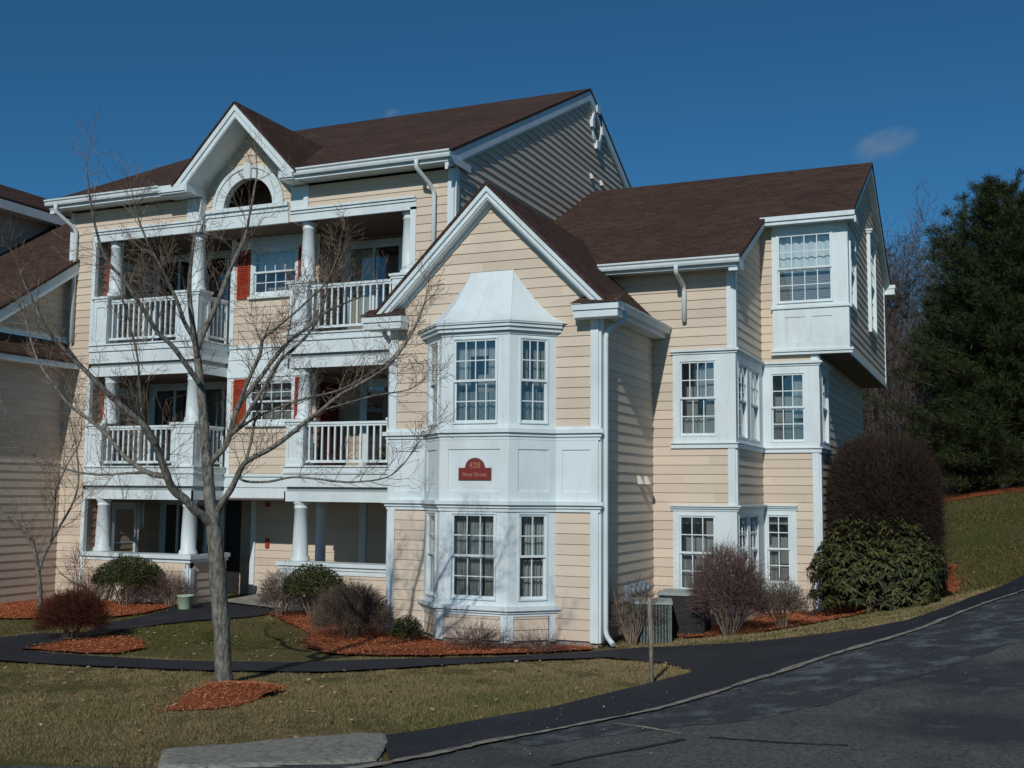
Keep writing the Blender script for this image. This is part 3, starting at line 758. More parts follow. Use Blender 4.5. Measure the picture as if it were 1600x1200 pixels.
# opening frames (left side of each bay, right end of the upper right bay)
of = MB(True)
for z0, z1 in ((0, 2.08), (2.76, 4.65), (5.33, 7.55)): fbox(of, FM, -17.71, -17.62, z0, z1, -.06, .03)
fbox(of, FM, -9.98, -9.86, 5.33, 7.60, -.06, .03); fbox(of, FM, -14.955, -14.855, -.02, .72, -.06, .03); fbox(of, FX(-14.85), 18.112, 18.22, -.02, .72, -.02, .03)
fbox(of, FM, -12.655, -12.56, -.02, .72, -.06, .03)
for u0, u1 in ((-17.71, -14.85), (-12.65, -9.86)):
    mouldings(of, FM, u0, u1, [(7.55, 7.70, .03), (7.705, 7.755, .055), (7.76, 7.80, .085)], 0, 0)
for fr in (FX(-14.85), FXL(-12.65)):
    mouldings(of, fr, 18.11, 18.95, [(7.55, 7.70, .0), (7.705, 7.80, .03)], 1, 0)
    sheet(of, fr, 18.11, 19.13, 7.80, 8.3, .0)
# porch knee wall caps
mouldings(of, FM, -17.71, -14.85, [(.83, .90, .02), (.905, .985, .07)], 0, 1); mouldings(of, FX(-14.85), 18.11, 19.3, [(.83, .90, .02), (.905, .985, .07)], 1, 0)
mouldings(of, FM, -12.65, -9.5, [(.72, .80, .03), (.805, .865, .05), (.87, .94, .09)], 1, 0)
fbox(of, FM, -17.66, -14.85, .90, .985, -.34, -.031); fbox(of, FM, -12.65, -9.5, .87, .94, -.34, -.031); fbox(of, FX(-14.85), 18.3, 19.3, .90, .985, -.2, -.031)
# little blocks under the eave ends beside the centre gable
fbox(of, FM, -15.2, -14.85, 7.80, 8.25, 0, .05); fbox(of, FM, -12.65, -12.25, 7.80, 8.25, 0, .05)
fbox(of, FR, -14.85, -14.74, 5.3, 7.58, 0, .03); fbox(of, FR, -14.85, -14.74, 2.62, 4.55, 0, .03)
of.build('opening_frame', WHITE, A)
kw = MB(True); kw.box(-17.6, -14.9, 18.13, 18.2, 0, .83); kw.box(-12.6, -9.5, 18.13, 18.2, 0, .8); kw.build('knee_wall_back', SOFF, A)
# pedestals and columns
def pedestal(u0, u1, z0, z1, fld=True, side=0):
    mb = MB(); d0, d1 = 18.11, 18.45
    mb.box(u0, u1, d0+.01, d1, z0, z1-.07); panel(mb, FM, u0, u1, z0, z1-.07, [(u0+.07, u1-.07, z0+.12, z1-.2)] if fld else [], n=-.008, rise=.02)
    if side: panel(mb, FX(u1), d0, d1, z0, z1-.07, [(d0+.07, d1-.07, z0+.12, z1-.2)], n=.002, rise=.018)
    mb.box(u0-.03, u1+.03, d0-.03, d1+.03, z1-.068, z1-.02); mb.box(u0-.055, u1+.055, d0-.055, d1+.055, z1-.018, z1+.03)
    return mb.build('pedestal', WHITE, A)
def column(x, y, z0, z1, r, base=1.0):
    mb = MB(); h = z1-z0
    prof_ = [(r*1.32*base, z0), (r*1.32*base, z0+.035), (r*1.22, z0+.05), (r*1.22, z0+.08), (r*1.02, z0+.11), (r, z0+h*.35), (r*.86, z1-.14), (r*.96, z1-.13), (r*.96, z1-.11), (r*.88, z1-.10), (r*.9, z1-.06), (r*1.1, z1-.03), (r*1.1, z1)]
    mb.lathe((x, y), prof_, 24); return mb.build('column', WHITE, A)
for z0, z1, zt in ((2.76, 3.62, 4.65), (5.33, 6.33, 7.55)):
    pedestal(-17.62, -17.26, z0, z1); pedestal(-15.40, -14.86, z0, z1, side=1); pedestal(-12.64, -12.24, z0, z1)
    pedestal(-10.35, -9.985, z0, z1)
    for x in (-17.24, -15.06, -12.36, -10.1): column(x, 18.30, z1+.03, zt, .142, .97)
for x, z0 in ((-17.28, .985), (-15.04, .985), (-12.36, .94)): column(x, 18.28, z0, 2.08, .148, .97)
column(-12.52, 19.22, .0, 2.10, .11)
# railings with their balusters
def railing(p, q, z0, z1, nb):
    mb = MB(); p = Vector((*p, 0)); q = Vector((*q, 0)); d = (q-p).normalized(); n = Vector((d.y, -d.x, 0))
    def bar(a, b, w, lo, hi):
        c = [a-n*w, b-n*w, b+n*w, a+n*w]; mb.hexa([(v.x, v.y, lo) for v in c], [(v.x, v.y, hi) for v in c])
    bar(p, q, .035, z1-.045, z1); bar(p, q, .02, z1-.085, z1-.046); bar(p, q, .025, z0, z0+.05)
    o = mb.build('railing', WHITE, A)
    for k in range(nb):
        c = p.lerp(q, (k+.5)/nb); b = MB(); w = .017
        b.box(c.x-w, c.x+w, c.y-w, c.y+w, z0+.051, z1-.086); b.build('baluster', WHITE, o)
for z0, z1 in ((2.82, 3.60), (5.42, 6.28)):
    railing((-17.25, 18.2), (-15.42, 18.2), z0, z1, 13); railing((-12.23, 18.2), (-10.37, 18.2), z0, z1, 13); railing((-14.92, 18.47), (-14.92, 19.1), z0, z1, 5)
# recess windows and shutters
w3 = [(BLIND, 0, 1, .48, 1)]
window(FR, -14.29, -13.20, 6.37, 7.30, (4, 2), (4, 2), (.05, .05, .05, .05), [(BLIND2, 0, 1, .55, 1)], n0=.01, sill=1)
window(FR, -14.29, -13.20, 3.69, 4.54, (4, 2), (4, 2), (.05, .05, .05, .05), [(LACE, 0, 1, .62, 1), (CURT, 0, 1, .68, .95)], n0=.01, sill=1)
def shutter(fr, u0, u1, z0, z1):
    mb = MB(); fbox(mb, fr, u0, u1, z0, z1, .0, .03)
    k = z0+.05
    while k < z1-.06:
        P = fr.p; mb.hexa([P(u0+.04, k, .031), P(u1-.04, k, .031), P(u1-.04, k, .05), P(u0+.04, k, .05)], [P(u0+.04, k+.025, .031), P(u1-.04, k+.025, .031), P(u1-.04, k+.025, .036), P(u0+.04, k+.025, .036)]); k += .042
    for a in ((u0, u0+.04, z0, z1), (u1-.04, u1, z0, z1), (u0+.04, u1-.04, z0, z0+.04), (u0+.04, u1-.04, z1-.04, z1)): fbox(mb, fr, *a, .031, .055)
    return mb.build('shutter', RED, A)
for z0, z1 in ((6.30, 7.33), (3.62, 4.60)):
    shutter(FR, -14.67, -14.35, z0, z1); shutter(FR, -13.14, -12.84, z0, z1)
pw = MB()
sheet(pw, FR, -14.6, -12.9, 7.355, 7.585, .03); mouldings(pw, FR, -14.62, -12.9, [(7.34, 7.375, .05), (7.49, 7.51, .04)]); pw.build('window_head_panel', WHITE, A)
# inside the left bay: red shutter and window on the side wall, sliding doors behind, widened to keep the bay dark
SW = FX(-17.66)
for z0, z1 in ((0.2, 2.0), (2.75, 4.5), (5.45, 7.3)):
    shutter(SW, 18.46, 18.84, z0+.1, z1); window(SW, 18.97, 19.62, z0+.15, z1-.1, (1, 2), (1, 2), (.1, .1, .1, .1), None, n0=.02)
def sliding_door(fr, u0, u1, z0, z1, curt):
    mb = MB()
    for a in ((u0-.1, u0, z0, z1+.1), (u1, u1+.1, z0, z1+.1), (u0, u1, z1, z1+.1)): fbox(mb, fr, *a, 0, .08)
    um = (u0+u1)/2
    for a, b, n in ((u0, um+.03, .068), (um-.03, u1, .055)):
        for q in ((a, a+.06, z0, z1), (b-.06, b, z0, z1), (a+.06, b-.06, z1-.06, z1), (a+.06, b-.06, z0, z0+.1)): fbox(mb, fr, *q, n-.02, n)
    o = mb.build('sliding_door', WHITE, A)
    g = MB(); sheet(g, fr, u0+.05, u1-.05, z0+.08, z1-.05, .047); g.build('pane', GLASS, o)
    i = MB(); sheet(i, fr, u0, u1, z0, z1, .028); i.build('room_interior', DARKIN, o)  # flat dark sheet stands in for the unlit room
    for a, b in curt:
        c = MB(); N = 16
        for k in range(N):
            x0 = u0+(u1-u0)*(a+(b-a)*k/N); x1 = u0+(u1-u0)*(a+(b-a)*(k+1)/N)
            c.poly([fr.p(x0, z0+.1, (.033)+.002*(k % 2)), fr.p(x1, z0+.1, (.033)+.002*((k+1) % 2)), fr.p(x1, z1-.08, (.033)+.002*((k+1) % 2)), fr.p(x0, z1-.08, (.033)+.002*(k % 2))])
        c.build('curtain', CURT2, o)
FBk = FY(20.0)
sliding_door(FBk, -12.5, -11.2, 5.33, 7.42, [(.0, .58)])
sliding_door(FBk, -12.0, -10.5, 2.63, 4.5, [])
for z0, z1 in ((2.63, 4.56), (5.33, 7.5)):
    for u0, u1 in ((-17.55, -16.32), (-16.22, -14.96)): sliding_door(FBk, u0, u1, z0, z1, [])
for u0, u1 in ((-17.55, -16.75), (-16.65, -16.0)): sliding_door(FY(20.5), u0, u1, .02, 2.0, [])
dd = MB(); fbox(dd, FX(-12.65), 19.25, 19.9, 2.63, 4.5, 0, .04); dd.build('front_door', DOORRED, A, 'dark red door on the second floor balcony')

# centre gable with its arched opening
gc = -13.80; gx0, gx1, gpk, gev = -15.17, -12.25, 9.98, 8.44
gw = MB(); FG = FY(18.25)
cx = (gx0+gx1)/2
gsl = (gpk-gev)/((gx1-gx0)/2)
gl_ = lambda z: max(-14.85, cx-(gpk-.3-z)/gsl); gr_ = lambda z: min(-12.65, cx+(gpk-.3-z)/gsl)
arc = lambda z: math.sqrt(max(0, .72**2-(z-8.0)**2))
zz = np.linspace(8.0, 8.72, 13)
siding(gw, FG, -14.85, -12.65, 7.6, 8.0)
for a, b in zip(zz, zz[1:]):
    siding(gw, FG, gl_, (lambda z: gc-arc(z)), a, b); siding(gw, FG, (lambda z: gc+arc(z)), gr_, a, b)
siding(gw, FG, gl_, gr_, 8.72, 9.68)
gw.build('gable_siding', SID, A)
ar = MB(); K = 28
def ring(r0, r1, n0, n1):
    P = FG.p
    for k in range(K):
        a0, a1 = math.pi*k/K, math.pi*(k+1)/K
        q = lambda r, a, n: P(gc+r*math.cos(a), 8.0+r*math.sin(a), n)
        ar.hexa([q(r0, a0, n0), q(r1, a0, n0), q(r1, a1, n0), q(r0, a1, n0)], [q(r0, a0, n1), q(r1, a0, n1), q(r1, a1, n1), q(r0, a1, n1)])
ring(.60, .82, -.12, .04); ring(.80, .87, -.02, .065)
P = FG.p; ar.hexa([P(gc-.07, 8.57, .0), P(gc+.07, 8.57, .0), P(gc+.07, 8.57, .09), P(gc-.07, 8.57, .09)], [P(gc-.10, 8.90, .0), P(gc+.10, 8.90, .0), P(gc+.10, 8.90, .09), P(gc-.10, 8.90, .09)])
ar.build('arch_trim', WHITE, A)
ab = MB(); mouldings(ab, FG, -14.83, -12.80, [(7.585, 7.83, .05), (7.835, 7.87, .075), (7.875, 7.92, .05), (7.925, 8.0, .10)]); ab.build('arch_sill_band', WHITE, A)
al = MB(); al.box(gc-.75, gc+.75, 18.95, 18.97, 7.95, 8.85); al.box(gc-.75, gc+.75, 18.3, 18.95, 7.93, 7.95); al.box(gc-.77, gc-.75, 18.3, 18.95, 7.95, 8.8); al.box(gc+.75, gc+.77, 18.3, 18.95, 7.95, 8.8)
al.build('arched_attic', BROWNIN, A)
ybk = lambda z: 17.56+(z-8.40)/msl
gy = 17.54
roof('gable_roof', [[(gx0-.03, gy, gev), (cx, gy, gpk), (cx, ybk(gpk)+.1, gpk), (gx0-.03, 17.75, gev)], [(cx, gy, gpk), (gx1+.03, gy, gev), (gx1+.03, 17.75, gev), (cx, ybk(gpk)+.1, gpk)]], .05)
rk = MB(); FGf = FY(18.25)
ends = [(gx0, gev), (gx1, gev)]
rake(rk, FGf, (cx, gpk), ends, .50, .685, .051, .13, 8.37); rake(rk, FGf, (cx, gpk), ends, .50, .655, .181, .13, 8.37)
rake(rk, FGf, (cx, gpk), ends, .0, .64, .311, .02, 8.3)
rk.build('gable_rake', WHITE, A)
# main roof
yl, yr_ = 17.70, 33.0
ml, mr = -18.62, -8.985
roof('main_roof', [[(ml, yl, mrz(yl)), (gx0+.02, yl, mrz(yl)), (gx0+.02, mrid, mz), (ml, mrid, mz)], [(gx1-.02, yl, mrz(yl)), (mr, yl, mrz(yl)), (mr, mrid, mz), (gx1-.02, mrid, mz)],
                   [(gx0+.02, 18.4, mrz(18.4)), (gx1-.02, 18.4, mrz(18.4)), (gx1-.02, mrid, mz), (gx0+.02, mrid, mz)],
                   [(ml, mrid, mz), (mr, mrid, mz), (mr, yr_, mrz(yr_)), (ml, yr_, mrz(yr_))]])
rk = MB(); pr = [(yl, mrz(yl)), (mrid, mz), (yr_, mrz(yr_))]
rake_x(rk, -9.07, -9.0, pr, .061, .24); rake_x(rk, -9.07, -9.015, pr, .301, .05); rake_x(rk, -18.60, -18.37, pr, .061, .24)
rk.build('rake_board', WHITE, A)
zE = mrz(yl)-.06
ev_ = MB(True)
for x0, x1 in ((-18.60, -14.87), (-12.50, -9.0)):
    ev_.box(x0, x1, yl+.01, 18.10, zE-.12, zE-.09); ev_.box(x0, x1, yl-.02, yl+.009, zE-.15, zE)
for x0, x1 in ((-15.55, -14.87), (-12.62, -12.30)):
    ev_.box(x0, x1, yl-.10, 18.1, zE-.15, zE-.125) ; ev_.box(x0-.0, x1+.0, yl-.13, yl-.021, zE-.12, zE+.02)
ev_.box(-8.999, -8.975, yl, 18.6, zE-.14, zE+.0)
ev_.box(-14.869, -14.84, yl-.12, 18.24, zE-.15, zE+.02)
ev_.build('eave_board', WHITE, A)
gutter((-18.66, yl-.021), (-15.56, yl-.021), (0, -1), zE+.04); gutter((-12.29, yl-.021), (-8.93, yl-.021), (0, -1), zE+.04)
downspout([(-18.36, yl-.08, zE-.08), (-18.36, yl-.08, zE-.22), (-18.17, 18.04, zE-.55), (-18.17, 18.04, 5.4)])
downspout([(-9.62, yl-.08, zE-.08), (-9.62, yl-.08, zE-.22), (-9.46, 18.04, zE-.55), (-9.46, 18.04, 5.3)])
# gable vent with keystones, wall vents
gv = MB(); vc = (25.95, 11.44); P = MGW.p
def ell(ry, rz_, n): return [P(vc[0]+ry*math.cos(2*math.pi*k/28), vc[1]+rz_*math.sin(2*math.pi*k/28), n) for k in range(28)]
a, b, c, d = ell(.36, .45, .0), ell(.36, .45, .07), ell(.25, .34, .07), ell(.25, .34, .02)
gv.rings([a, b, c, d], smooth=False, caps=False)
for k in range(4):
    an = k*math.pi/2; du, dz = math.cos(an), math.sin(an); cu, cz = vc[0]+.36*du, vc[1]+.46*dz
    fbox(gv, MGW, cu-.09-.03*abs(dz), cu+.09+.03*abs(dz), cz-.10, cz+.10, .0, .10)
gvo = gv.build('gable_vent', WHITE, A)
lv = MB()
for k in range(9):
    z = vc[1]-.30+k*.07; w = .25*math.sqrt(max(0, 1-((z+.03-vc[1])/.35)**2))
    lv.poly([P(vc[0]-w, z, .05), P(vc[0]+w, z, .05), P(vc[0]+w, z+.06, .02), P(vc[0]-w, z+.06, .02)])
lv.build('louvre', METALG, gvo)
def hood(fr, u, z):
    mb = MB(); P = fr.p
    mb.hexa([P(u-.05, z-.08, .0), P(u+.05, z-.08, .0), P(u+.05, z-.08, .12), P(u-.05, z-.08, .12)], [P(u-.05, z+.07, .0), P(u+.05, z+.07, .0), P(u+.05, z+.05, .06), P(u-.05, z+.05, .06)])
    return mb.build('vent_hood', HOODM, A)
HOODM = mat('vent_plastic', (.62, .57, .52), .5, .3)
for fr, u, z in ((MGW, 25.55, 10.1), (MGW, 26.3, 10.12), (WR, 18.70, 2.53), (WR, 19.12, 2.53)): hood(fr, u, z)
# ------------------------------------------------------------------ house next door, on the left
NB = thing('neighbouring_house', 'lower tan clapboard house with brown roofs joined to the left end of the apartment house', 'building', (-20, 14, 0))
NW = FX(-18.37)
rakez = lambda y: 7.03 + .675*(y-17.81)
s = MB(True)
siding(s, NW, 8.0, 18.10, -.05, 4.9)
siding(s, NW, lambda z: max(15.7, 17.81+(z+.25-7.03)/.675), 18.10, 5.45, 6.9)
s.build('side_wall', SID2, NB)
s = MB(); siding(s, FX(-21.3), 13.0, 26, 6.0, 8.85); s.build('upper_wall', SID2, NB)
r = MB(True); r.slab([(-22.0, 15.6, rakez(15.6)), (-18.08, 15.6, rakez(15.6)), (-18.08, 18.09, rakez(18.09)), (-22.0, 18.09, rakez(18.09))], (0, 0, -.06))
r.slab([(-22.0, 18.09, rakez(18.09)), (-18.4, 18.09, rakez(18.09)), (-18.4, 21.5, rakez(21.5)), (-22, 21.5, rakez(21.5))], (0, 0, -.06))
r.slab([(-23.4, 13, 9.15+.0), (-20.95, 13, 8.98), (-20.95, 26, 8.98), (-23.4, 26, 10.2)], (0, 0, -.06)) if 0 else r.slab([(-22.6, 13, 9.82), (-20.95, 13, 9.0), (-20.95, 26, 9.0), (-22.6, 26, 9.82)], (0, 0, -.06))
r.slab([(-22.6, 13, 9.82), (-24.3, 13, 9.0), (-24.3, 26, 9.0), (-22.6, 26, 9.82)][::-1], (0, 0, -.06))
r.slab([(-18.38, 7.5, 5.42), (-17.93, 7.5, 4.98), (-17.93, 18.08, 4.98), (-18.38, 18.08, 5.42)], (0, 0, -.05))
r.build('roof', ROOFM, NB)
t = MB(True)
t.hexa([(-18.36, 15.62, rakez(15.62)-.32), (-18.10, 15.62, rakez(15.62)-.32), (-18.10, 18.09, rakez(18.09)-.32), (-18.36, 18.09, rakez(18.09)-.32)], [(-18.36, 15.62, rakez(15.62)-.061), (-18.10, 15.62, rakez(15.62)-.061), (-18.10, 18.09, rakez(18.09)-.061), (-18.36, 18.09, rakez(18.09)-.061)])
t.box(-18.37, -18.34, 7.5, 18.08, 5.43, 5.53); t.box(-18.0, -17.95, 7.5, 18.07, 4.82, 4.935); t.box(-18.36, -18.0, 7.5, 18.07, 4.84, 4.87)
t.box(-21.29, -20.98, 13, 26, 8.72, 8.75); t.box(-20.98, -20.93, 13, 26, 8.72, 8.93)
t.build('trim_board', WHITE, NB)
f = MB(); f.box(-22, -18.39, 8, 18.1, -.6, -.03); f.build('foundation', CONC, NB)

# ------------------------------------------------------------------ house number plaque
PQ = thing('house_number_sign', 'dark red arched plaque with gold house number on the white bay panel', 'sign', (-7.615, 16.06, 2.47))
FP = Frame((-7.615, 16.066, 0), (1, 0, 0), (0, -1, 0))
def plaque(w, hb, r, n0, n1, z0):
    pts = [(-w, z0), (w, z0), (w, z0+hb)]
    a0 = .0
    for k in range(21):
        a = math.pi*k/20; pts.append((r*math.cos(a), z0+hb-.0+r*math.sin(a)*.92 + .0))
    pts.append((-w, z0+hb))
    mb = MB(); mb.hexa([FP.p(u, z, n0) for u, z in pts], [FP.p(u, z, n1) for u, z in pts]); return mb
GOLD = mat('dull_gold', (.34, .17, .12), .5, .4)
PLQ = mat('plaque_red', (.20, .022, .018), .5, .4); EDGE = mat('plaque_edge', (.10, .07, .05), .5, .3)
plaque(.285, .195, .172, .001, .018, 2.475).build('plate_edge', EDGE, PQ)
plaque(.270, .180, .158, .0185, .022, 2.482).build('plate', PLQ, PQ)
def letters(txt, size, z, name):
    c = bpy.data.curves.new(name, 'FONT'); c.body = txt; c.size = size; c.align_x = 'CENTER'; c.extrude = .002; c.offset = .0015
    o = bpy.data.objects.new(name, c); COL.objects.link(o)
    dg = bpy.context.evaluated_depsgraph_get(); me = bpy.data.meshes.new_from_object(o.evaluated_get(dg))
    bpy.data.objects.remove(o); me.materials.clear(); me.materials.append(GOLD)
    o = bpy.data.objects.new(name, me); COL.objects.link(o); o.parent = PQ
    o.location = (0, -.018, z-2.47); o.rotation_euler = (math.pi/2, 0, 0); return o
letters('428', .135, 2.665, 'number'); letters('River Street', .088, 2.535, 'street_name')

# ------------------------------------------------------------------ small things round the house
def small_sign(x, y, z, w, h, label):
    mb = MB(); mb.box(x-w/2, x+w/2, y-.02, y, z-h/2, z+h/2); m = RED
    o = mb.build('wall_sign', m); o['label'] = label; o['category'] = 'sign'; return o
small_sign(-14.70, 20.475, 1.14, .10, .21, 'small red sign low on the sunlit porch wall beside the entrance')
small_sign(-14.72, 20.475, 1.98, .12, .10, 'tiny red alarm box high on the shaded porch wall under the ceiling')
BK = thing('bucket', 'pale green plastic bucket standing at the foot of the left porch corner', 'bucket', (-14.42, 17.5, -.02))
b = MB(); b.lathe((-14.42, 17.5), [(.115, -.03), (.12, -.02), (.155, .24), (.165, .245), (.165, .27), (.15, .27), (.115, .0)], 24); b.build('tub', mat('pale_green_plastic', (.36, .47, .33), .45, .4), BK)
# wind chime under the left porch
WC = thing('wind_chime', 'silver wind chime hanging in the shaded left porch', 'wind chime', (-17.14, 19.2, 2.1))
wc = MB(); wc.lathe((-17.14, 19.2), [(.10, 1.99), (.11, 2.0), (.10, 2.01)], 16); wc.tube([(-17.14, 19.2, 2.0), (-17.14, 19.2, 2.1)], .006, 5); wc.build('hanger', METALG, WC)
SILV = mat('chime_silver', (.6, .62, .62), .35, .6)
for k in range(6):
    a = k*math.pi/3; t_ = MB(); L = .45+.07*k
    t_.tube([(-17.14+.085*math.cos(a), 19.2+.085*math.sin(a), 1.985), (-17.14+.085*math.cos(a), 19.2+.085*math.sin(a), 1.985-L)], .014, 8); t_.build('chime_tube', SILV, WC)
# potted plant and folding chair on the right second floor balcony
PP = thing('potted_plant', 'dark potted plant behind the railing of the right second floor balcony', 'plant', (-10.75, 18.7, 2.62))
b = MB(); b.lathe((-10.75, 18.7), [(.11, 2.63), (.15, 2.86), (.16, 2.87), (.14, 2.88)], 18); b.build('pot', mat('dark_pot', (.09, .06, .05), .6, .3), PP)
# electric meters on the wing wall
for k in range(4):
    y = 17.95+.28*k
    mt = thing('electric_meter', ['nearest blue grey electric meter on the shaded wing wall', 'second blue grey electric meter from the wing corner', 'third blue grey electric meter from the wing corner', 'blue grey electric meter nearest the inner corner'][k], 'meter', (-5.74, y, .62), 'electric meters on the wing wall')
    b = MB(); b.box(-5.73, -5.62, y-.07, y+.07, .52, .78); b.build('case', BLUEG, mt)
    b = MB(); b.rings([[(-5.60+d, y+r*math.cos(2*math.pi*k_/16), .68+r*math.sin(2*math.pi*k_/16)) for k_ in range(16)] for r, d in ((.065, -.02), (.065, .03), (.05, .045))]); b.build('dial', BLUEG, mt)
# condensers
def condenser(x, y, w, d, h, rz_, label, m):
    t = thing('air_conditioner', label, 'air conditioner', (x, y, -.08), 'condensers by the wing wall')
    t.rotation_euler = (0, 0, 0)
    R = Matrix.Rotation(rz_, 3, 'Z')
    def q(mb, x0, x1, y0, y1, z0, z1):
        c = [R @ Vector((a, b_, 0)) + Vector((x, y, 0)) for a, b_ in ((x0, y0), (x1, y0), (x1, y1), (x0, y1))]
        mb.hexa([(v.x, v.y, z0) for v in c], [(v.x, v.y, z1) for v in c])
    z = -.1
    mb = MB(); q(mb, -w/2-.05, w/2+.05, -d/2-.05, d/2+.05, z-.1, z+.03); mb.build('pad', CONC, t)
    mb = MB(); q(mb, -w/2+.02, w/2-.02, -d/2+.02, d/2-.02, z+.031, z+h-.05); mb.build('coil', BLACKM, t)
    mb = MB()
    for sx in (-1, 1):
        for sy in (-1, 1): q(mb, sx*w/2-.03*(sx > 0)-0*(sx < 0), sx*w/2+.03*(sx < 0), sy*d/2-.03*(sy > 0), sy*d/2+.03*(sy < 0), z+.032, z+h-.05)
    n = int(w/.045)
    for k in range(1, n):
        a = -w/2+w*k/n
        q(mb, a-.012, a+.012, -d/2, -d/2+.012, z+.05, z+h-.06)
    n = int(d/.045)
    for k in range(1, n):
        a = -d/2+d*k/n
        q(mb, w/2-.012, w/2, a-.006, a+.006, z+.05, z+h-.06); q(mb, -w/2, -w/2+.012, a-.012, a+.012, z+.05, z+h-.06)
    mb.build('louvred_cabinet', m, t)
    mb = MB(); q(mb, -w/2-.015, w/2+.015, -d/2-.015, d/2+.015, z+h-.049, z+h); mb.build('lid', METALG, t)
condenser(-5.17, 17.55, .62, .62, .70, .30, 'grey green louvred condenser behind the wooden stake', GREENG)
condenser(-4.86, 18.45, .75, .75, .78, .1, 'dark condenser with flat grey top against the house wall', BLACKM)
# wooden stake
b = MB(); b.tube([(-3.42, 11.62, .1), (-3.425, 11.60, .75), (-3.43, 11.57, 1.19)], [.026, .025, .022], 7)
o = b.build('wooden_stake', m_bark('weathered_wood', (.17, .14, .11), (.30, .26, .21), 25)); tag(o, 'thin weathered wooden stake standing at the tip of the lawn by the driveway', 'stake')

# ------------------------------------------------------------------ ground
TP=np.array([
(0,0,.62),(3,3,.75),(-4.1,7.3,.32),(-3.1,9.2,.36),(-2.3,10.9,.41),(-1.7,12.8,.5),(-.95,16.3,.62),(.3,19.6,.82),(3,15,1.1),(5,25,1.7),
(-7.9,10.4,.1),(-12,11,0),(-14,12.7,0),(-8,14,-.03),(-5.7,15.4,-.06),(-5.75,17,-.1),(-5.5,19.5,-.05),(-4,17.4,.05),(-3.3,18.8,.1),(-3.1,22,.08),(-1.6,22,.35),
(-16,17,-.03),(-18,14,-.05),(-12.5,18,-.02),(-9.4,15.5,-.05),(-10,5,.2),(-16,6,.08),(-6,3,.42),(-25,10,-.15),(-12,20,-.02),(-18,22,0),(-10,24,0),(-7,30,.2),
(-1.0,25.5,.75),(-1.2,31,1.4),(-.4,37,2.22),(4,38,2.6),(-3,36,1.4),(-2,46,2.6),(10,46,3.3),(0,60,3.2),(-14,50,1.2),(20,30,3.5),(20,5,1.5),(10,-10,1.),(-10,-10,.5),(-30,-10,0),(-40,30,-.2),(-30,70,1.2),(30,70,4.2),(0,100,4),(60,40,5),(-70,60,0),(40,-40,1.5),(-40,-40,0)],float)
def _phi(r): return np.where(r>1e-9, r*r*np.log(r+1e-12), 0)
def _fit():
    n=len(TP);d=np.linalg.norm(TP[:,None,:2]-TP[None,:,:2],axis=2)
    A=np.zeros((n+3,n+3));A[:n,:n]=_phi(d)+.5*np.eye(n);A[:n,n]=1;A[:n,n+1:]=TP[:,:2];A[n:,:n]=A[:n,n:].T
    return np.linalg.solve(A,np.r_[TP[:,2],0,0,0])
TW=_fit()
def terrain(x,y):
    x=np.clip(np.asarray(x,float),-70,60);y=np.clip(np.asarray(y,float),-40,100)
    n=len(TP)
    r=np.sqrt((x[...,None]-TP[:,0])**2+(y[...,None]-TP[:,1])**2)
    return _phi(r)@TW[:n]+TW[n]+TW[n+1]*x+TW[n+2]*y
PATH_LO = [(-14.6, 10.2), (-12.33, 10.65), (-12.14, 11.09), (-11.04, 11.15), (-10.11, 11.29), (-9.56, 11.33), (-8.95, 11.46), (-7.85, 11.83), (-7.61, 11.96), (-7.08, 12.69), (-6.48, 13.7), (-5.74, 14.6), (-4.99, 14.83), (-3.75, 13.33), (-3.13, 12.28)]
LAWN_BOT = [(-3.57, 10.82), (-3.84, 9.78), (-4.16, 9.2), (-4.41, 8.57), (-4.66, 8.16)]
PALE = [(-4.35, 6.5), (-4.01, 7.21), (-3.63, 8.16), (-3.09, 9.09), (-2.83, 9.62), (-2.57, 10.41), (-2.37, 11.24), (-2.1, 11.91), (-1.83, 12.83), (-1.5, 13.69), (-1.04, 14.74), (-0.72, 15.79), (-0.27, 17.65), (0.29, 19.17), (1.2, 22), (3.2, 26.5)]
PATH_UP2 = [(-12.68, 11.93), (-11.56, 11.93), (-10.28, 12.05), (-9.51, 12.21), (-8.43, 12.7), (-8.0, 13.26), (-7.43, 13.84), (-6.61, 14.6), (-6.02, 15.31), (-5.5, 16.0), (-5.0, 16.45), (-4.02, 16.32), (-3.37, 15.96), (-2.53, 15.89), (-1.73, 15.95), (-1.22, 16.44), (-1.0, 17.2), (-0.31, 20.6), (0.37, 23.2), (2.2, 27.5)]
APRON = PATH_LO + LAWN_BOT + [(-4.52, 7.91), (-4.06, 7.21)] + PALE[2:] + PATH_UP2[::-1] + [(-12.86, 12.66), (-12.91, 13.37), (-13.1, 14.3), (-13.14, 15.4), (-13.0, 16.04), (-12.58, 16.86), (-12.5, 17.4), (-12.66, 18.3), (-12.66, 20.4), (-14.84, 20.4), (-14.84, 18.2), (-14.95, 17.8), (-14.69, 17.3), (-14.21, 16.08), (-14.03, 14.8), (-13.35, 13.86), (-13.9, 13.46), (-13.99, 12.76), (-14.25, 12.29), (-16.5, 11.9), (-22, 11.5), (-22, 9.8)]
ROAD = [(-4.52, 7.6), (-4.06, 7.1)] + PALE[2:] + [(9, 40), (16, 45), (16, -20), (-30, -20), (-30, 3.8), (-12, 4.6), (-7.5, 5.9), (-5.6, 6.5)]
def subdivide_poly(P, step=.25):
    out = []
    for a, b in zip(P, P[1:]+P[:1]):
        n = max(1, int(math.dist(a, b)/step)); out += [(a[0]+(b[0]-a[0])*k/n, a[1]+(b[1]-a[1])*k/n) for k in range(n)]
    return out
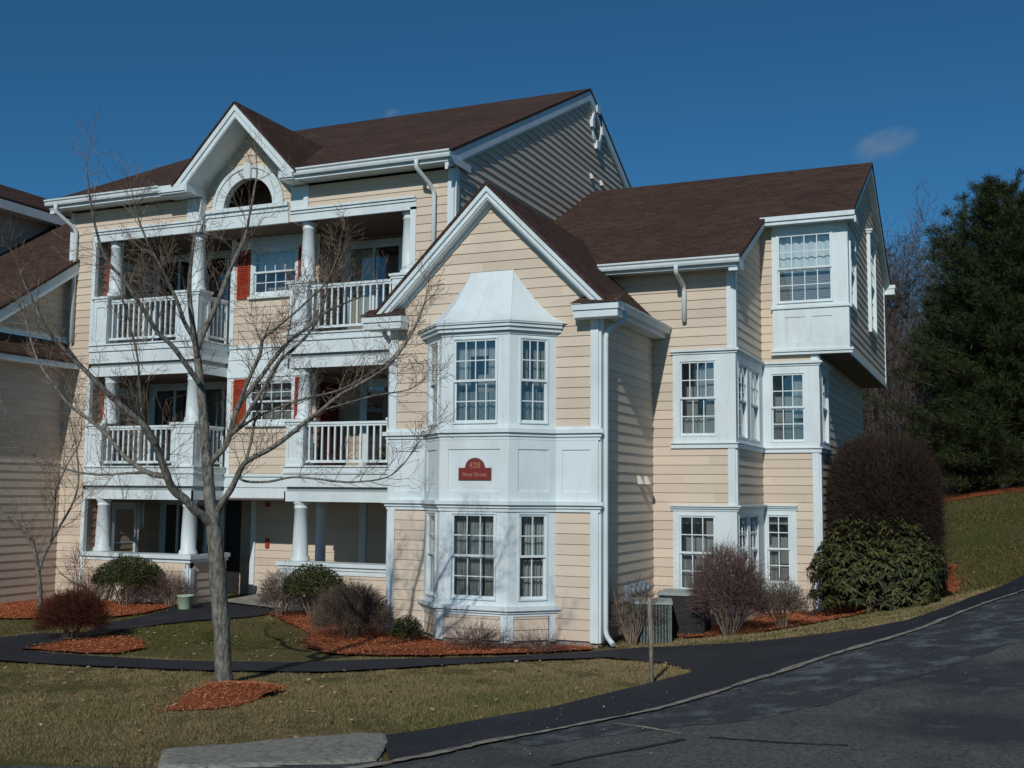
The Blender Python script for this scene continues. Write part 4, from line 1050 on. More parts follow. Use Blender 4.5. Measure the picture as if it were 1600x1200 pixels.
def drape(name, P, dz, m, cell=.5, wob=0, dome=None, parent=None):
    bm = bmesh.new(); P2 = subdivide_poly(P, .2)
    if wob:
        r = random.Random(3); P2 = [(x+r.uniform(-wob, wob), y+r.uniform(-wob, wob)) for x, y in P2]
    f = bm.faces.new([bm.verts.new((x, y, 0)) for x, y in P2]); bm.normal_update()
    if f.normal.z < 0: f.normal_flip()
    bmesh.ops.triangulate(bm, faces=bm.faces[:])
    xs = [p[0] for p in P]; ys = [p[1] for p in P]
    def cuts(lo, hi, ax):
        v = lo + cell
        while v < hi:
            co = [0, 0, 0]; co[ax] = v; no = [0, 0, 0]; no[ax] = 1
            bmesh.ops.bisect_plane(bm, geom=bm.verts[:]+bm.edges[:]+bm.faces[:], plane_co=co, plane_no=no); v += cell
    cuts(max(min(xs), -24), min(max(xs), 10), 0); cuts(max(min(ys), -3), min(max(ys), 34), 1)
    V = np.array([v.co[:] for v in bm.verts]); z = terrain(V[:, 0], V[:, 1]) + dz
    if dome is not None: z = z + dome(V[:, 0], V[:, 1])
    for v, h in zip(bm.verts, z): v.co.z = h
    me = bpy.data.meshes.new(name); bm.to_mesh(me); bm.free(); me.materials.append(m)
    o = bpy.data.objects.new(name, me); COL.objects.link(o); return o

GR = mat('lawn_soil', (.12, .095, .045), .95, .05)
g1 = noise(GR, .35, 5); g2 = noise(GR, 14, 5); g3 = noise(GR, 90, 3)
c = mixc(GR, (.135, .105, .05), (.07, .085, .022), ramp(GR, g1, [(.42, (0, 0, 0)), (.62, (1, 1, 1))]))
c = mixc(GR, c, (.05, .042, .02), ramp(GR, g2, [(.45, (0, 0, 0)), (.75, (.7, .7, .7))]))
c = mixc(GR, c, (.115, .075, .045), ramp(GR, noise(GR, 1.1, 6), [(.55, (0, 0, 0)), (.72, (.7, .7, .7))]))
setc(GR, mixc(GR, c, (.2, .16, .085), ramp(GR, g3, [(.55, (0, 0, 0)), (.7, (.6, .6, .6))]))); bump(GR, g3, .6, .02)
ASPH = mat('fresh_asphalt', (.022, .023, .028), .85, .25)
a1 = noise(ASPH, 160, 2); a2 = noise(ASPH, 1.4, 5); a3 = noise(ASPH, 30, 2)
c = ramp(ASPH, a1, [(.35, (.008, .0085, .012)), (.68, (.028, .030, .037))])
c = mixc(ASPH, c, (.055, .058, .066), ramp(ASPH, a2, [(.5, (0, 0, 0)), (.75, (.45, .45, .45))]))
c = mixc(ASPH, c, (.075, .08, .088), ramp(ASPH, noise(ASPH, 24, 4, rough=.8), [(.52, (0, 0, 0)), (.7, (.6, .6, .6))]))
setc(ASPH, mixc(ASPH, c, (.3, .3, .3), ramp(ASPH, a3, [(.76, (0, 0, 0)), (.79, (.5, .5, .5))]))); bump(ASPH, a1, .35, .006)
OLDR = mat('old_road_asphalt', (.045, .048, .05), .9, .2)
a1 = noise(OLDR, 140, 2); a2 = noise(OLDR, .55, 6); a3 = noise(OLDR, 22, 2); a4 = noise(OLDR, 3.5, 7, rough=.7)
c = ramp(OLDR, a1, [(.3, (.068, .072, .066)), (.7, (.165, .168, .148))])
c = mixc(OLDR, c, (.030, .035, .046), ramp(OLDR, a2, [(.44, (0, 0, 0)), (.62, (.8, .8, .8))]))
c = mixc(OLDR, c, (.028, .03, .034), ramp(OLDR, noise(OLDR, 26, 4, rough=.8), [(.40, (.75, .75, .75)), (.56, (0, 0, 0))]))
c = mixc(OLDR, c, (.19, .205, .215), ramp(OLDR, a4, [(.56, (0, 0, 0)), (.72, (.5, .5, .5))]))
setc(OLDR, mixc(OLDR, c, (.42, .42, .41), ramp(OLDR, a3, [(.76, (0, 0, 0)), (.79, (.6, .6, .6))]))); bump(OLDR, a1, .4, .006)
PALEM = mat('pale_joint', (.24, .225, .19), .9, .1)
setc(PALEM, ramp(PALEM, noise(PALEM, 12, 5), [(.3, (.06, .06, .058)), (.46, (.23, .21, .17)), (.7, (.36, .34, .29))]))
MUL = mat('red_mulch', (.26, .06, .022), .95, .05)
setc(MUL, ramp(MUL, noise(MUL, 45, 4), [(.3, (.18, .05, .021)), (.55, (.34, .10, .042)), (.75, (.44, .17, .08))])); bump(MUL, noise(MUL, 60, 3), 1, .03)
# terrain sheet
def axis(lo, hi, flo, fhi, step):
    a = list(np.arange(flo, fhi+1e-6, step)); d = step
    l = []; v = flo
    while v > lo: d *= 1.25; v -= d; l.append(v)
    h = []; v = fhi; d = step
    while v < hi: d *= 1.25; v += d; h.append(v)
    return np.array(l[::-1]+a+h)
xs = axis(-500, 500, -24, 9, .3); ys = axis(-200, 900, 2, 46, .3)
X, Y = np.meshgrid(xs, ys); Z = terrain(X.ravel(), Y.ravel())
V = np.stack([X.ravel(), Y.ravel(), Z], 1); nx, ny = len(xs), len(ys)
ii = (np.arange(ny-1)[:, None]*nx+np.arange(nx-1)[None]).ravel()
tag(np_mesh('ground', V, np.stack([ii, ii+1, ii+nx+1, ii+nx], 1), GR, smooth=True), kind='structure')
tag(drape('driveway_path', APRON, .030, ASPH), kind='structure')
tag(drape('road', ROAD, .022, OLDR, .6), kind='structure')
WEAR = mat('salt_stained_asphalt', (.05, .055, .065), .9, .2)
w1 = noise(WEAR, 130, 2); w2 = noise(WEAR, 2.6, 8, rough=.72); w3 = noise(WEAR, 24, 4, rough=.8)
cw = ramp(WEAR, w1, [(.3, (.030, .036, .040)), (.7, (.074, .084, .088))])
cw = mixc(WEAR, cw, (.018, .02, .026), ramp(WEAR, w3, [(.40, (.7, .7, .7)), (.55, (0, 0, 0))]))
setc(WEAR, mixc(WEAR, cw, (.24, .27, .275), ramp(WEAR, w2, [(.49, (0, 0, 0)), (.68, (.55, .55, .55)), (.8, (.75, .75, .75))]))); bump(WEAR, w1, .4, .006)
EDGE_ = PALE[2:-2]
OUT_ = [(x+w, y-w*.45) for (x, y), w in zip(EDGE_, [.35, .6, .95, 1.15, 1.2, 1.35, 1.5, 1.5, 1.6, 1.7, 1.7, 1.7, 1.6, 1.5])]
tag(drape('road_edge_strip', EDGE_ + OUT_[len(EDGE_)-1::-1] if len(OUT_) >= len(EDGE_) else EDGE_[:len(OUT_)] + OUT_[::-1], .0255, WEAR, .4, .03), kind='structure')
# pale worn joint between old road and new asphalt
def ribbon(name, L, w0, w1, dz, m, seed=1, step=.06, h=0):
    P = []
    for a, b in zip(L, L[1:]):
        n = max(1, int(math.dist(a, b)/step)); P += [(a[0]+(b[0]-a[0])*k/n, a[1]+(b[1]-a[1])*k/n) for k in range(n)]
    P.append(L[-1]); r = np.random.default_rng(seed); n = len(P); P = np.array(P)
    k = np.ones(15)/15; Ps = np.stack([np.convolve(np.pad(P[:, i], 7, 'edge'), k, 'valid') for i in range(2)], 1)
    T = np.gradient(Ps, axis=0); T /= np.linalg.norm(T, axis=1)[:, None]; N = np.stack([-T[:, 1], T[:, 0]], 1)
    wob = np.convolve(r.normal(0, 1, n+8), np.ones(9)/9, 'valid')*.035
    w = np.clip(np.linspace(w0, w1, n)*(1+.5*np.convolve(r.normal(0, 1, n+4), np.ones(5)/5, 'valid')+.9*np.convolve(r.normal(0, 1, n+24), np.ones(25)/25, 'valid')), .012, 1)
    c = Ps + N*wob[:, None]
    a = c-N*w[:, None]/2; b = c+N*w[:, None]/2
    V = np.concatenate([np.c_[a, terrain(a[:, 0], a[:, 1])+dz], np.c_[b, terrain(b[:, 0], b[:, 1])+dz]])
    i = np.arange(n-1); return np_mesh(name, V, np.stack([i, i+1, i+1+n, i+n], 1), m)
tag(ribbon('road_joint', PALE, .10, .085, .042, PALEM), kind='structure')
TAR = mat('tar_seal', (.012, .012, .014), .6, .3)
tag(ribbon('road_crack_seal', [(-2.17, 8.5), (-1.8, 8.40), (-1.36, 8.30), (-0.9, 8.26)], .045, .055, .030, TAR, 5), kind='structure')
tag(ribbon('road_crack_seal', [(-2.95, 7.25), (-2.7, 7.7), (-2.45, 8.1), (-2.17, 8.49)], .05, .05, .0305, TAR, 7), kind='structure')
tag(ribbon('road_crack', [(-3.06, 9.07), (-2.85, 8.93), (-2.57, 8.75), (-2.2, 8.53)], .035, .03, .0295, PALEM, 8), kind='structure')
tag(ribbon('road_stain', [(-1.93, 10.72), (-1.85, 10.67), (-1.75, 10.6)], .10, .08, .031, mat('rust_stain', (.12, .075, .04), .9, .1), 6), kind='structure')
tag(drape('entrance_slab', [(-14.6, 18.75), (-12.9, 18.2), (-12.7, 18.6), (-12.7, 20.4), (-14.8, 20.4)], .06, CONC), kind='structure')
# mulch beds
BEDS = {
 'tree': [(-7.42, 8.75), (-7.74, 9.55), (-7.95, 10.21), (-8.15, 10.55), (-8.0, 10.78), (-7.7, 10.75), (-7.18, 10.34), (-6.95, 9.56), (-7.05, 8.99)],
 'island': [(-12.70, 12.05), (-11.72, 12.12), (-11.3, 12.33), (-11.35, 12.9), (-12.0, 13.6), (-12.7, 13.75), (-12.86, 12.76)],
 'left': [(-18.35, 15.2), (-18.35, 18.0), (-15.0, 18.05), (-14.9, 17.6), (-14.6, 16.6), (-14.7, 15.7), (-15.3, 15.1), (-16.2, 14.8), (-17.4, 14.6)],
 'right': [(-12.55, 17.6), (-12.55, 18.1), (-9.55, 18.08), (-9.55, 16.7), (-8.9, 16.6), (-8.3, 16.02), (-7.0, 16.02), (-6.4, 16.6), (-5.8, 16.6), (-5.7, 16.2), (-6.4, 15.5), (-7.15, 14.67), (-7.81, 13.99), (-8.66, 13.68), (-9.5, 14.2), (-10.3, 15.6), (-11.3, 16.5)],
 'corner': [(-5.7, 18.3), (-5.7, 19.55), (-4.3, 19.6), (-4.2, 22), (-3.0, 22.6), (-1.2, 23.6), (-.85, 25.6), (-1.2, 26.6), (-.75, 23.5), (-.8, 22.1), (-1.3, 21.3), (-2.2, 20.2), (-2.9, 19.2), (-3.6, 18.2), (-4.6, 17.8)],
 'hill': [(-6, 40.5), (-2.5, 38.8), (0, 38.4), (6, 38.6), (6, 50), (-6, 50)],
}
bed_lbl = dict(tree='mulch_bed', island='mulch_bed', left='mulch_bed', right='mulch_bed', corner='mulch_bed', hill='mulch_bed')
for k, P in BEDS.items():
    dm = (lambda x, y: .09*np.clip(1-((x+7.6)**2+(y-9.9)**2)/.6, 0, 1)) if k == 'tree' else None
    tag(drape('mulch_bed', P, .016 if k == 'tree' else .034, MUL, .25, .05, dm), kind='structure')
# granite kerb of the street drain, with its dark throat
KB = thing('drain_kerb', 'worn grey granite kerb block over a dark street drain beside the lawn', 'kerb', (-5.0, 7.3, .2))
def kerb():
    bm = bmesh.new(); zt = .46
    P_ = [(-5.86, 6.93), (-5.36, 7.65), (-4.86, 8.22), (-4.66, 8.20), (-4.50, 7.93), (-4.06, 7.17), (-4.12, 7.05), (-5.47, 6.53)]
    return P_
Kp = [(-7.6, 5.95), (-6.6, 6.45), (-5.86, 6.93), (-5.36, 7.65), (-4.86, 8.22), (-4.66, 8.20), (-4.48, 7.93), (-4.12, 7.20), (-4.22, 7.06), (-5.4, 6.45), (-6.6, 5.9), (-7.5, 5.55)]
Kp = [(-5.98, 7.05), (-5.36, 7.73), (-4.86, 8.22), (-4.66, 8.20), (-4.48, 7.93), (-4.20, 7.25), (-4.30, 7.12), (-5.3, 6.55), (-5.55, 6.5)]
def edge_dist(P, x, y):
    d = np.full(len(x), 9.)
    for (x0, y0), (x1, y1) in zip(P, P[1:]+P[:1]):
        L = (x1-x0)**2+(y1-y0)**2; t = np.clip(((x-x0)*(x1-x0)+(y-y0)*(y1-y0))/L, 0, 1); d = np.minimum(d, np.hypot(x-x0-t*(x1-x0), y-y0-t*(y1-y0)))
    return d
from mathutils import noise as mnoise
ko_ = drape('kerb_top', Kp, .045, CONC, .05); bm = bmesh.new(); bm.from_mesh(ko_.data); bpy.data.objects.remove(ko_)
for v in bm.verts:
    if v.is_boundary: v.co += Vector((mnoise.noise(v.co*9), mnoise.noise(v.co*9+Vector((4, 0, 0))), 0))*.008
vx = np.array([v.co[:] for v in bm.verts]); ed_ = edge_dist(Kp, vx[:, 0], vx[:, 1])
for v, d_ in zip(bm.verts, ed_): v.co.z += -.022*(1-min(d_/.05, 1))**2 + .004*mnoise.noise(v.co*5) + .0025*mnoise.noise(v.co*22)
r_ = bmesh.ops.extrude_face_region(bm, geom=bm.faces[:], use_keep_orig=True)
for v in r_['geom']:
    if isinstance(v, bmesh.types.BMVert): v.co.z -= .3
bmesh.ops.recalc_face_normals(bm, faces=bm.faces[:])
me = bpy.data.meshes.new('kerb_stone'); bm.to_mesh(me); bm.free()
GRAN = mat('granite', (.27, .265, .25), .9, .15)
q1 = noise(GRAN, 16, 8, rough=.7); q2 = noise(GRAN, 120, 2)
setc(GRAN, mixc(GRAN, ramp(GRAN, q1, [(.32, (.10, .10, .088)), (.5, (.25, .245, .205)), (.75, (.34, .33, .28))]), (.10, .10, .095), ramp(GRAN, q2, [(.5, (0, 0, 0)), (.7, (.5, .5, .5))]))); bump(GRAN, noise(GRAN, 60, 4), .5, .006)
me.materials.append(GRAN); ko = bpy.data.objects.new('kerb_stone', me); COL.objects.link(ko); ko.parent = KB; ko.location = -KB.location
b = MB(); zq = float(terrain(-4.7, 6.95)); b.hexa([(-4.95, 6.78, zq-.1), (-4.45, 6.99, zq-.1), (-4.47, 7.04, zq-.1), (-4.97, 6.83, zq-.1)], [(-4.95, 6.78, zq+.03), (-4.45, 6.99, zq+.03), (-4.47, 7.04, zq+.03), (-4.97, 6.83, zq+.03)]); b.build('drain_opening', BLACKM, KB)

# ------------------------------------------------------------------ vegetation helpers
def inside(P, x, y):
    c = np.zeros(len(x), bool); n = len(P)
    for i in range(n):
        x0, y0 = P[i]; x1, y1 = P[(i+1) % n]
        if y0 == y1: continue
        t = ((y0 > y) != (y1 > y)) & (x < (x1-x0)*(y-y0)/(y1-y0)+x0); c ^= t
    return c
class Sticks:
    """many thin tapered three-sided sticks, built with numpy"""
    def __init__(s): s.a = []; s.b = []; s.ra = []; s.rb = []
    def add(s, a, b, ra, rb): s.a.append(a); s.b.append(b); s.ra.append(ra); s.rb.append(rb)
    def extend(s, A, B, ra, rb):
        s.a += list(A); s.b += list(B); s.ra += list(np.broadcast_to(ra, len(A))); s.rb += list(np.broadcast_to(rb, len(A)))
    def build(s, name, m, parent=None):
        A = np.array(s.a); B = np.array(s.b); ra = np.array(s.ra)[:, None]; rb = np.array(s.rb)[:, None]
        D = B-A; L = np.linalg.norm(D, axis=1)[:, None]; L[L == 0] = 1; D = D/L
        H = np.where(np.abs(D[:, 2:3]) > .9, np.array([[1., 0, 0]]), np.array([[0, 0, 1.]]))
        U = np.cross(D, H); U /= np.linalg.norm(U, axis=1)[:, None]; W = np.cross(D, U); n = len(A)
        V = np.empty((n, 6, 3))
        for k in range(3):
            c, q = math.cos(2.0944*k), math.sin(2.0944*k); V[:, k] = A+(U*c+W*q)*ra; V[:, 3+k] = B+(U*c+W*q)*rb
        i = np.arange(n)[:, None]*6
        F = np.concatenate([i+np.array([[0, 1, 4, 3]]), i+np.array([[1, 2, 5, 4]]), i+np.array([[2, 0, 3, 5]])])
        return np_mesh(name, V.reshape(-1, 3), F, m, parent)
def unit(v): return v/np.maximum(np.linalg.norm(v, axis=-1, keepdims=True), 1e-9)
def leaves(name, P, D, N, L, W, m, parent=None, fold=.0):
    """kite-shaped leaves: base P, direction D, normal N"""
    D = unit(D); S_ = unit(np.cross(D, N)); n = len(P); L = np.broadcast_to(L, n)[:, None]; W = np.broadcast_to(W, n)[:, None]
    N = np.cross(S_, D)
    V = np.stack([P, P+D*L*.45+S_*W/2+N*W*fold, P+D*L, P+D*L*.45-S_*W/2+N*W*fold], 1).reshape(-1, 3)
    i = np.arange(n)[:, None]*4
    return np_mesh(name, V, i+np.array([[0, 1, 2, 3]]), m, parent)
def rdir(n, r=RNG): return unit(r.normal(size=(n, 3)))

def blob_shrub_points(n, c, rx, ry, h, r, base=.12, power=.45, lump=.16, seed=0, sq=1.0):
    """points in an uneven dome; returns points and outward directions"""
    q = np.random.default_rng(seed)
    d = unit(q.normal(size=(n, 3))); d[:, 2] = np.abs(d[:, 2])*1.0 - .25*q.random(n)
    d = unit(d)
    lum = np.zeros(n)
    for k in range(9):
        ax = unit(q.normal(size=3)); lum += np.maximum(0, (d@ax)-.75)*q.uniform(-1, 1.4)*4*lump
    rad = q.random(n)**power*(1+lum)
    e = np.sign(d)*np.abs(d)**sq; P = e*rad[:, None]
    pts = np.stack([c[0]+P[:, 0]*rx, c[1]+P[:, 1]*ry, c[2]+h*(base+(1-base)*np.clip(.28+.72*P[:, 2], 0, 2))], 1)
    return pts, d
def shrub_stems(st, c, rx, ry, h, n, r0=.012, q=None):
    for k in range(n):
        a = q.uniform(0, 2*math.pi); rr = q.random()**.5
        p0 = np.array([c[0]+.12*rx*math.cos(a), c[1]+.12*ry*math.sin(a), c[2]-.03])
        p2 = np.array([c[0]+.85*rx*rr*math.cos(a), c[1]+.85*ry*rr*math.sin(a), c[2]+h*q.uniform(.55, .92)])
        p1 = (p0+p2)/2+np.array([q.normal()*.06, q.normal()*.06, .04])
        st.add(p0, p1, r0, r0*.75); st.add(p1, p2, r0*.75, r0*.3)
def leafy_shrub(name, label, c, rx, ry, h, n, L, W, m, seed, group=None, base=.3, nst=14, power=.33, droop=0, lump=.18):
    t = thing(name, label, 'shrub', c, group); q = np.random.default_rng(seed)
    st = Sticks(); shrub_stems(st, c, rx, ry, h, nst, .014, q); st.build('stems', TWIG, t)
    P, d = blob_shrub_points(n, c, rx, ry, h, q, base, power, lump, seed)
    D = unit(d*.6+rdir(n, q)*.9+np.array([0, 0, .25-droop])); N = unit(d+rdir(n, q)*.6)
    leaves('leaves', P, D, N, L*q.uniform(.6, 1.3, n), W*q.uniform(.7, 1.2, n), m, t, .12); return t
def twig_shrub(name, label, c, rx, ry, h, n, L, r, m, seed, group=None, base=.15, nst=22, power=.4, lump=.2, upb=.35, sq=1.0):
    t = thing(name, label, 'shrub', c, group); q = np.random.default_rng(seed)
    st = Sticks(); shrub_stems(st, c, rx, ry, h, nst, .011, q); st.build('stems', TWIG if m is not DARKTW else DARKTW, t)
    P, d = blob_shrub_points(n, c, rx, ry, h, q, base, power, lump, seed, sq)
    D = unit(d*.8+rdir(n, q)*.75+np.array([0, 0, upb]))
    LL = (L*q.uniform(.5, 1.4, n)*np.where(q.random(n) < .06, 2.1, 1))[:, None]
    M_ = P+D*LL*.5+rdir(n, q)*LL*.08; E = M_+unit(D+rdir(n, q)*.45)*LL*.5
    F_ = M_+unit(D+rdir(n, q)*.9)*LL*.4
    s = Sticks(); s.extend(P, M_, r, r*.8); s.extend(M_, E, r*.8, r*.35); s.extend(M_, F_, r*.7, r*.3); s.build('twigs', m, t); return t

gz_ = lambda x, y: float(terrain(x, y))
def at(x, y): return (x, y, gz_(x, y))
leafy_shrub('boxwood_shrub', 'rounded dark green clipped shrub in front of the left porch', at(-15.84, 17.45), .66, .58, 1.0, 9000, .045, .026, BOXLEAF, 11, 'clipped green shrubs by the porches', base=.33)
leafy_shrub('boxwood_shrub', 'rounded olive green clipped shrub in front of the right porch', at(-11.5, 17.5), .60, .55, .92, 8000, .045, .026, BOXLEAF, 12, 'clipped green shrubs by the porches', base=.42)
twig_shrub('bare_shrub', 'reddish brown leafless ball shaped shrub on the mulch island in the path', at(-13.03, 13.2), .50, .46, .78, 5200, .13, .0026, RUSTTW, 13, base=.05)
twig_shrub('bare_shrub', 'pale brown leafless shrub left of the olive green clipped shrub', at(-12.12, 17.35), .40, .34, .78, 1500, .15, .003, BROWNTW, 14)
twig_shrub('bare_shrub', 'grey brown rounded leafless shrub left of the wing corner', at(-9.5, 15.55), .58, .52, .84, 7000, .12, .0028, BROWNTW, 15, base=.05)
leafy_shrub('low_evergreen', 'little olive green shrub at the foot of the wing corner', at(-8.62, 15.75), .27, .25, .42, 2300, .035, .018, BOXLEAF, 16, base=.05, nst=8)
twig_shrub('bare_shrub', 'sprawling low leafless shrub below the bay window', at(-7.3, 15.55), .46, .28, .32, 480, .2, .0026, PURPTW, 17, base=0, upb=.1)
twig_shrub('bare_shrub', 'tiny low leafless shrub right of the bay window base', at(-6.35, 15.75), .4, .22, .22, 260, .18, .0024, PURPTW, 18, base=0, upb=.1)
twig_shrub('bare_shrub', 'tall purple brown leafless shrub beside the condensers and ground floor corner window', at(-4.03, 18.05), .60, .55, 1.42, 6500, .16, .003, PURPTW, 19, nst=40, base=.12)
twig_shrub('bare_shrub', 'small brown leafless shrub under the narrow ground floor window', at(-3.3, 18.75), .36, .34, .74, 1900, .13, .0028, BROWNTW, 20, base=.2)
twig_shrub('bare_shrub', 'sparse twiggy shrub right of the dark green clipped shrub', at(-15.0, 17.75), .42, .26, .6, 650, .2, .0026, PURPTW, 21)
twig_shrub('bare_shrub', 'thin bare stems left of the dark green clipped shrub', at(-17.0, 17.75), .4, .22, .62, 300, .22, .0024, PURPTW, 22)
twig_shrub('bare_shrub', 'bare twigs growing in front of the grey green condenser', at(-5.35, 17.1), .40, .22, .95, 420, .25, .0026, BROWNTW, 23)
twig_shrub('bare_shrub', 'tall thin bare stems against the neighbouring wall', at(-15.9, 17.2) if 0 else at(-16.25, 16.6), .16, .14, 1.25, 90, .25, .0035, BROWNTW, 24, nst=9, base=.45)
# rhododendron: rosettes of drooping leaves over a mound
def rhododendron():
    c = at(-2.0, 20.75); t = thing('rhododendron', 'broad glossy green rhododendron at the right corner of the house', 'shrub', c)
    q = np.random.default_rng(31); st = Sticks(); shrub_stems(st, c, 1.1, .8, 1.5, 40, .018, q); st.build('stems', TWIG, t)
    n = 1500; P, d = blob_shrub_points(n, c, 1.2, .95, 1.42, q, .03, .25, .42, 33, .72)
    k = 9; PP = np.repeat(P, k, 0); dd = np.repeat(unit(d+np.array([0, 0, .5])), k, 0)
    ang = np.tile(np.arange(k)*2*math.pi/k, n)+np.repeat(q.uniform(0, 6, n), k)+q.normal(0, .2, n*k)
    H = unit(np.cross(dd, np.array([.3, .2, 1.]))); G = np.cross(dd, H)
    D = unit(H*np.cos(ang)[:, None]+G*np.sin(ang)[:, None]-dd*.15+np.array([0, 0, -.45])*q.uniform(.4, 1.3, n*k)[:, None])
    leaves('leaves', PP+q.normal(0, .015, PP.shape), D, dd, .145*q.uniform(.7, 1.2, n*k), .042, RHOLEAF, t, .1)
rhododendron()
twig_shrub('bare_shrub', 'huge dark brown rounded leafless shrub behind the rhododendron', at(-2.08, 23.3), 1.14, 1.08, 3.12, 46000, .18, .0036, DARKTW, 43, nst=60, base=.04, power=.36, lump=.36, upb=.2, sq=.68)

# ------------------------------------------------------------------ bare trees
def smooth_pts(L):
    return [np.array(p[:3]) for p in L], [p[3] for p in L]
def tree_mesh(limbs, trunk_first, seed, tw_levels=(5, 3), lmul=1.0, twr=.0036, up=.35):
    q = np.random.default_rng(seed); tr = MB(); tw = Sticks()
    def twig(p, d, L, r, lev):
        nseg = 4; pts = [p]; 
        for k in range(nseg):
            d = unit(d+q.normal(0, .16, 3)+np.array([0, 0, up*.22])); p2 = p+d*L/nseg
            r2 = max(.0018, r*(1-.2)); tw.add(p, p2, r, r2)
            if lev > 0 and k >= 0:
                for _ in range(q.integers(1, 3) if lev > 1 else q.integers(0, 3)):
                    s = unit(np.cross(d, q.normal(size=3))); twig(p2, unit(d*.75+s*.75), L*q.uniform(.35, .65), r2*.65, lev-1)
            p = p2; r = r2
        # bud
        tw.add(p, p+d*.012, .0042, .002)
    for name, L in limbs.items():
        P, R = smooth_pts(L)
        # refine with a Catmull-Rom so the limbs bend smoothly, with a little knottiness
        PP, RR = [], []
        for i in range(len(P)-1):
            p0 = P[max(i-1, 0)]; p1 = P[i]; p2 = P[i+1]; p3 = P[min(i+2, len(P)-1)]
            for t in np.linspace(0, 1, 5)[:-1]:
                PP.append(.5*((2*p1)+(-p0+p2)*t+(2*p0-5*p1+4*p2-p3)*t*t+(-p0+3*p1-3*p2+p3)*t**3)); RR.append((R[i]+(R[i+1]-R[i])*t)*q.uniform(.94, 1.07))
        PP.append(P[-1]); RR.append(R[-1])
        if name == trunk_first: RR[0] *= 1.25; RR[1] *= 1.1
        tr.tube(PP, RR, 9 if R[0] > .03 else 6)
        n = len(PP)
        for i in range(n*6//10 if name == trunk_first else n//5, n):
            if q.random() < (.5 if R[0] > .03 else .66):
                d0 = unit(PP[min(i+1, n-1)]-PP[max(i-1, 0)]); s = unit(np.cross(d0, q.normal(size=3)))
                f = 1-.45*i/n
                twig(PP[i], unit(d0*.7+s*.8+np.array([0, 0, up])), q.uniform(.25, .62)*lmul*f+.12, min(twr*1.5, RR[i]*.55), 2 if q.random() < .6 else 1)
        d0 = unit(PP[-1]-PP[-2]); twig(PP[-1], d0, .4*lmul, min(RR[-1]*.9, twr*1.5), 2)
    return tr, tw
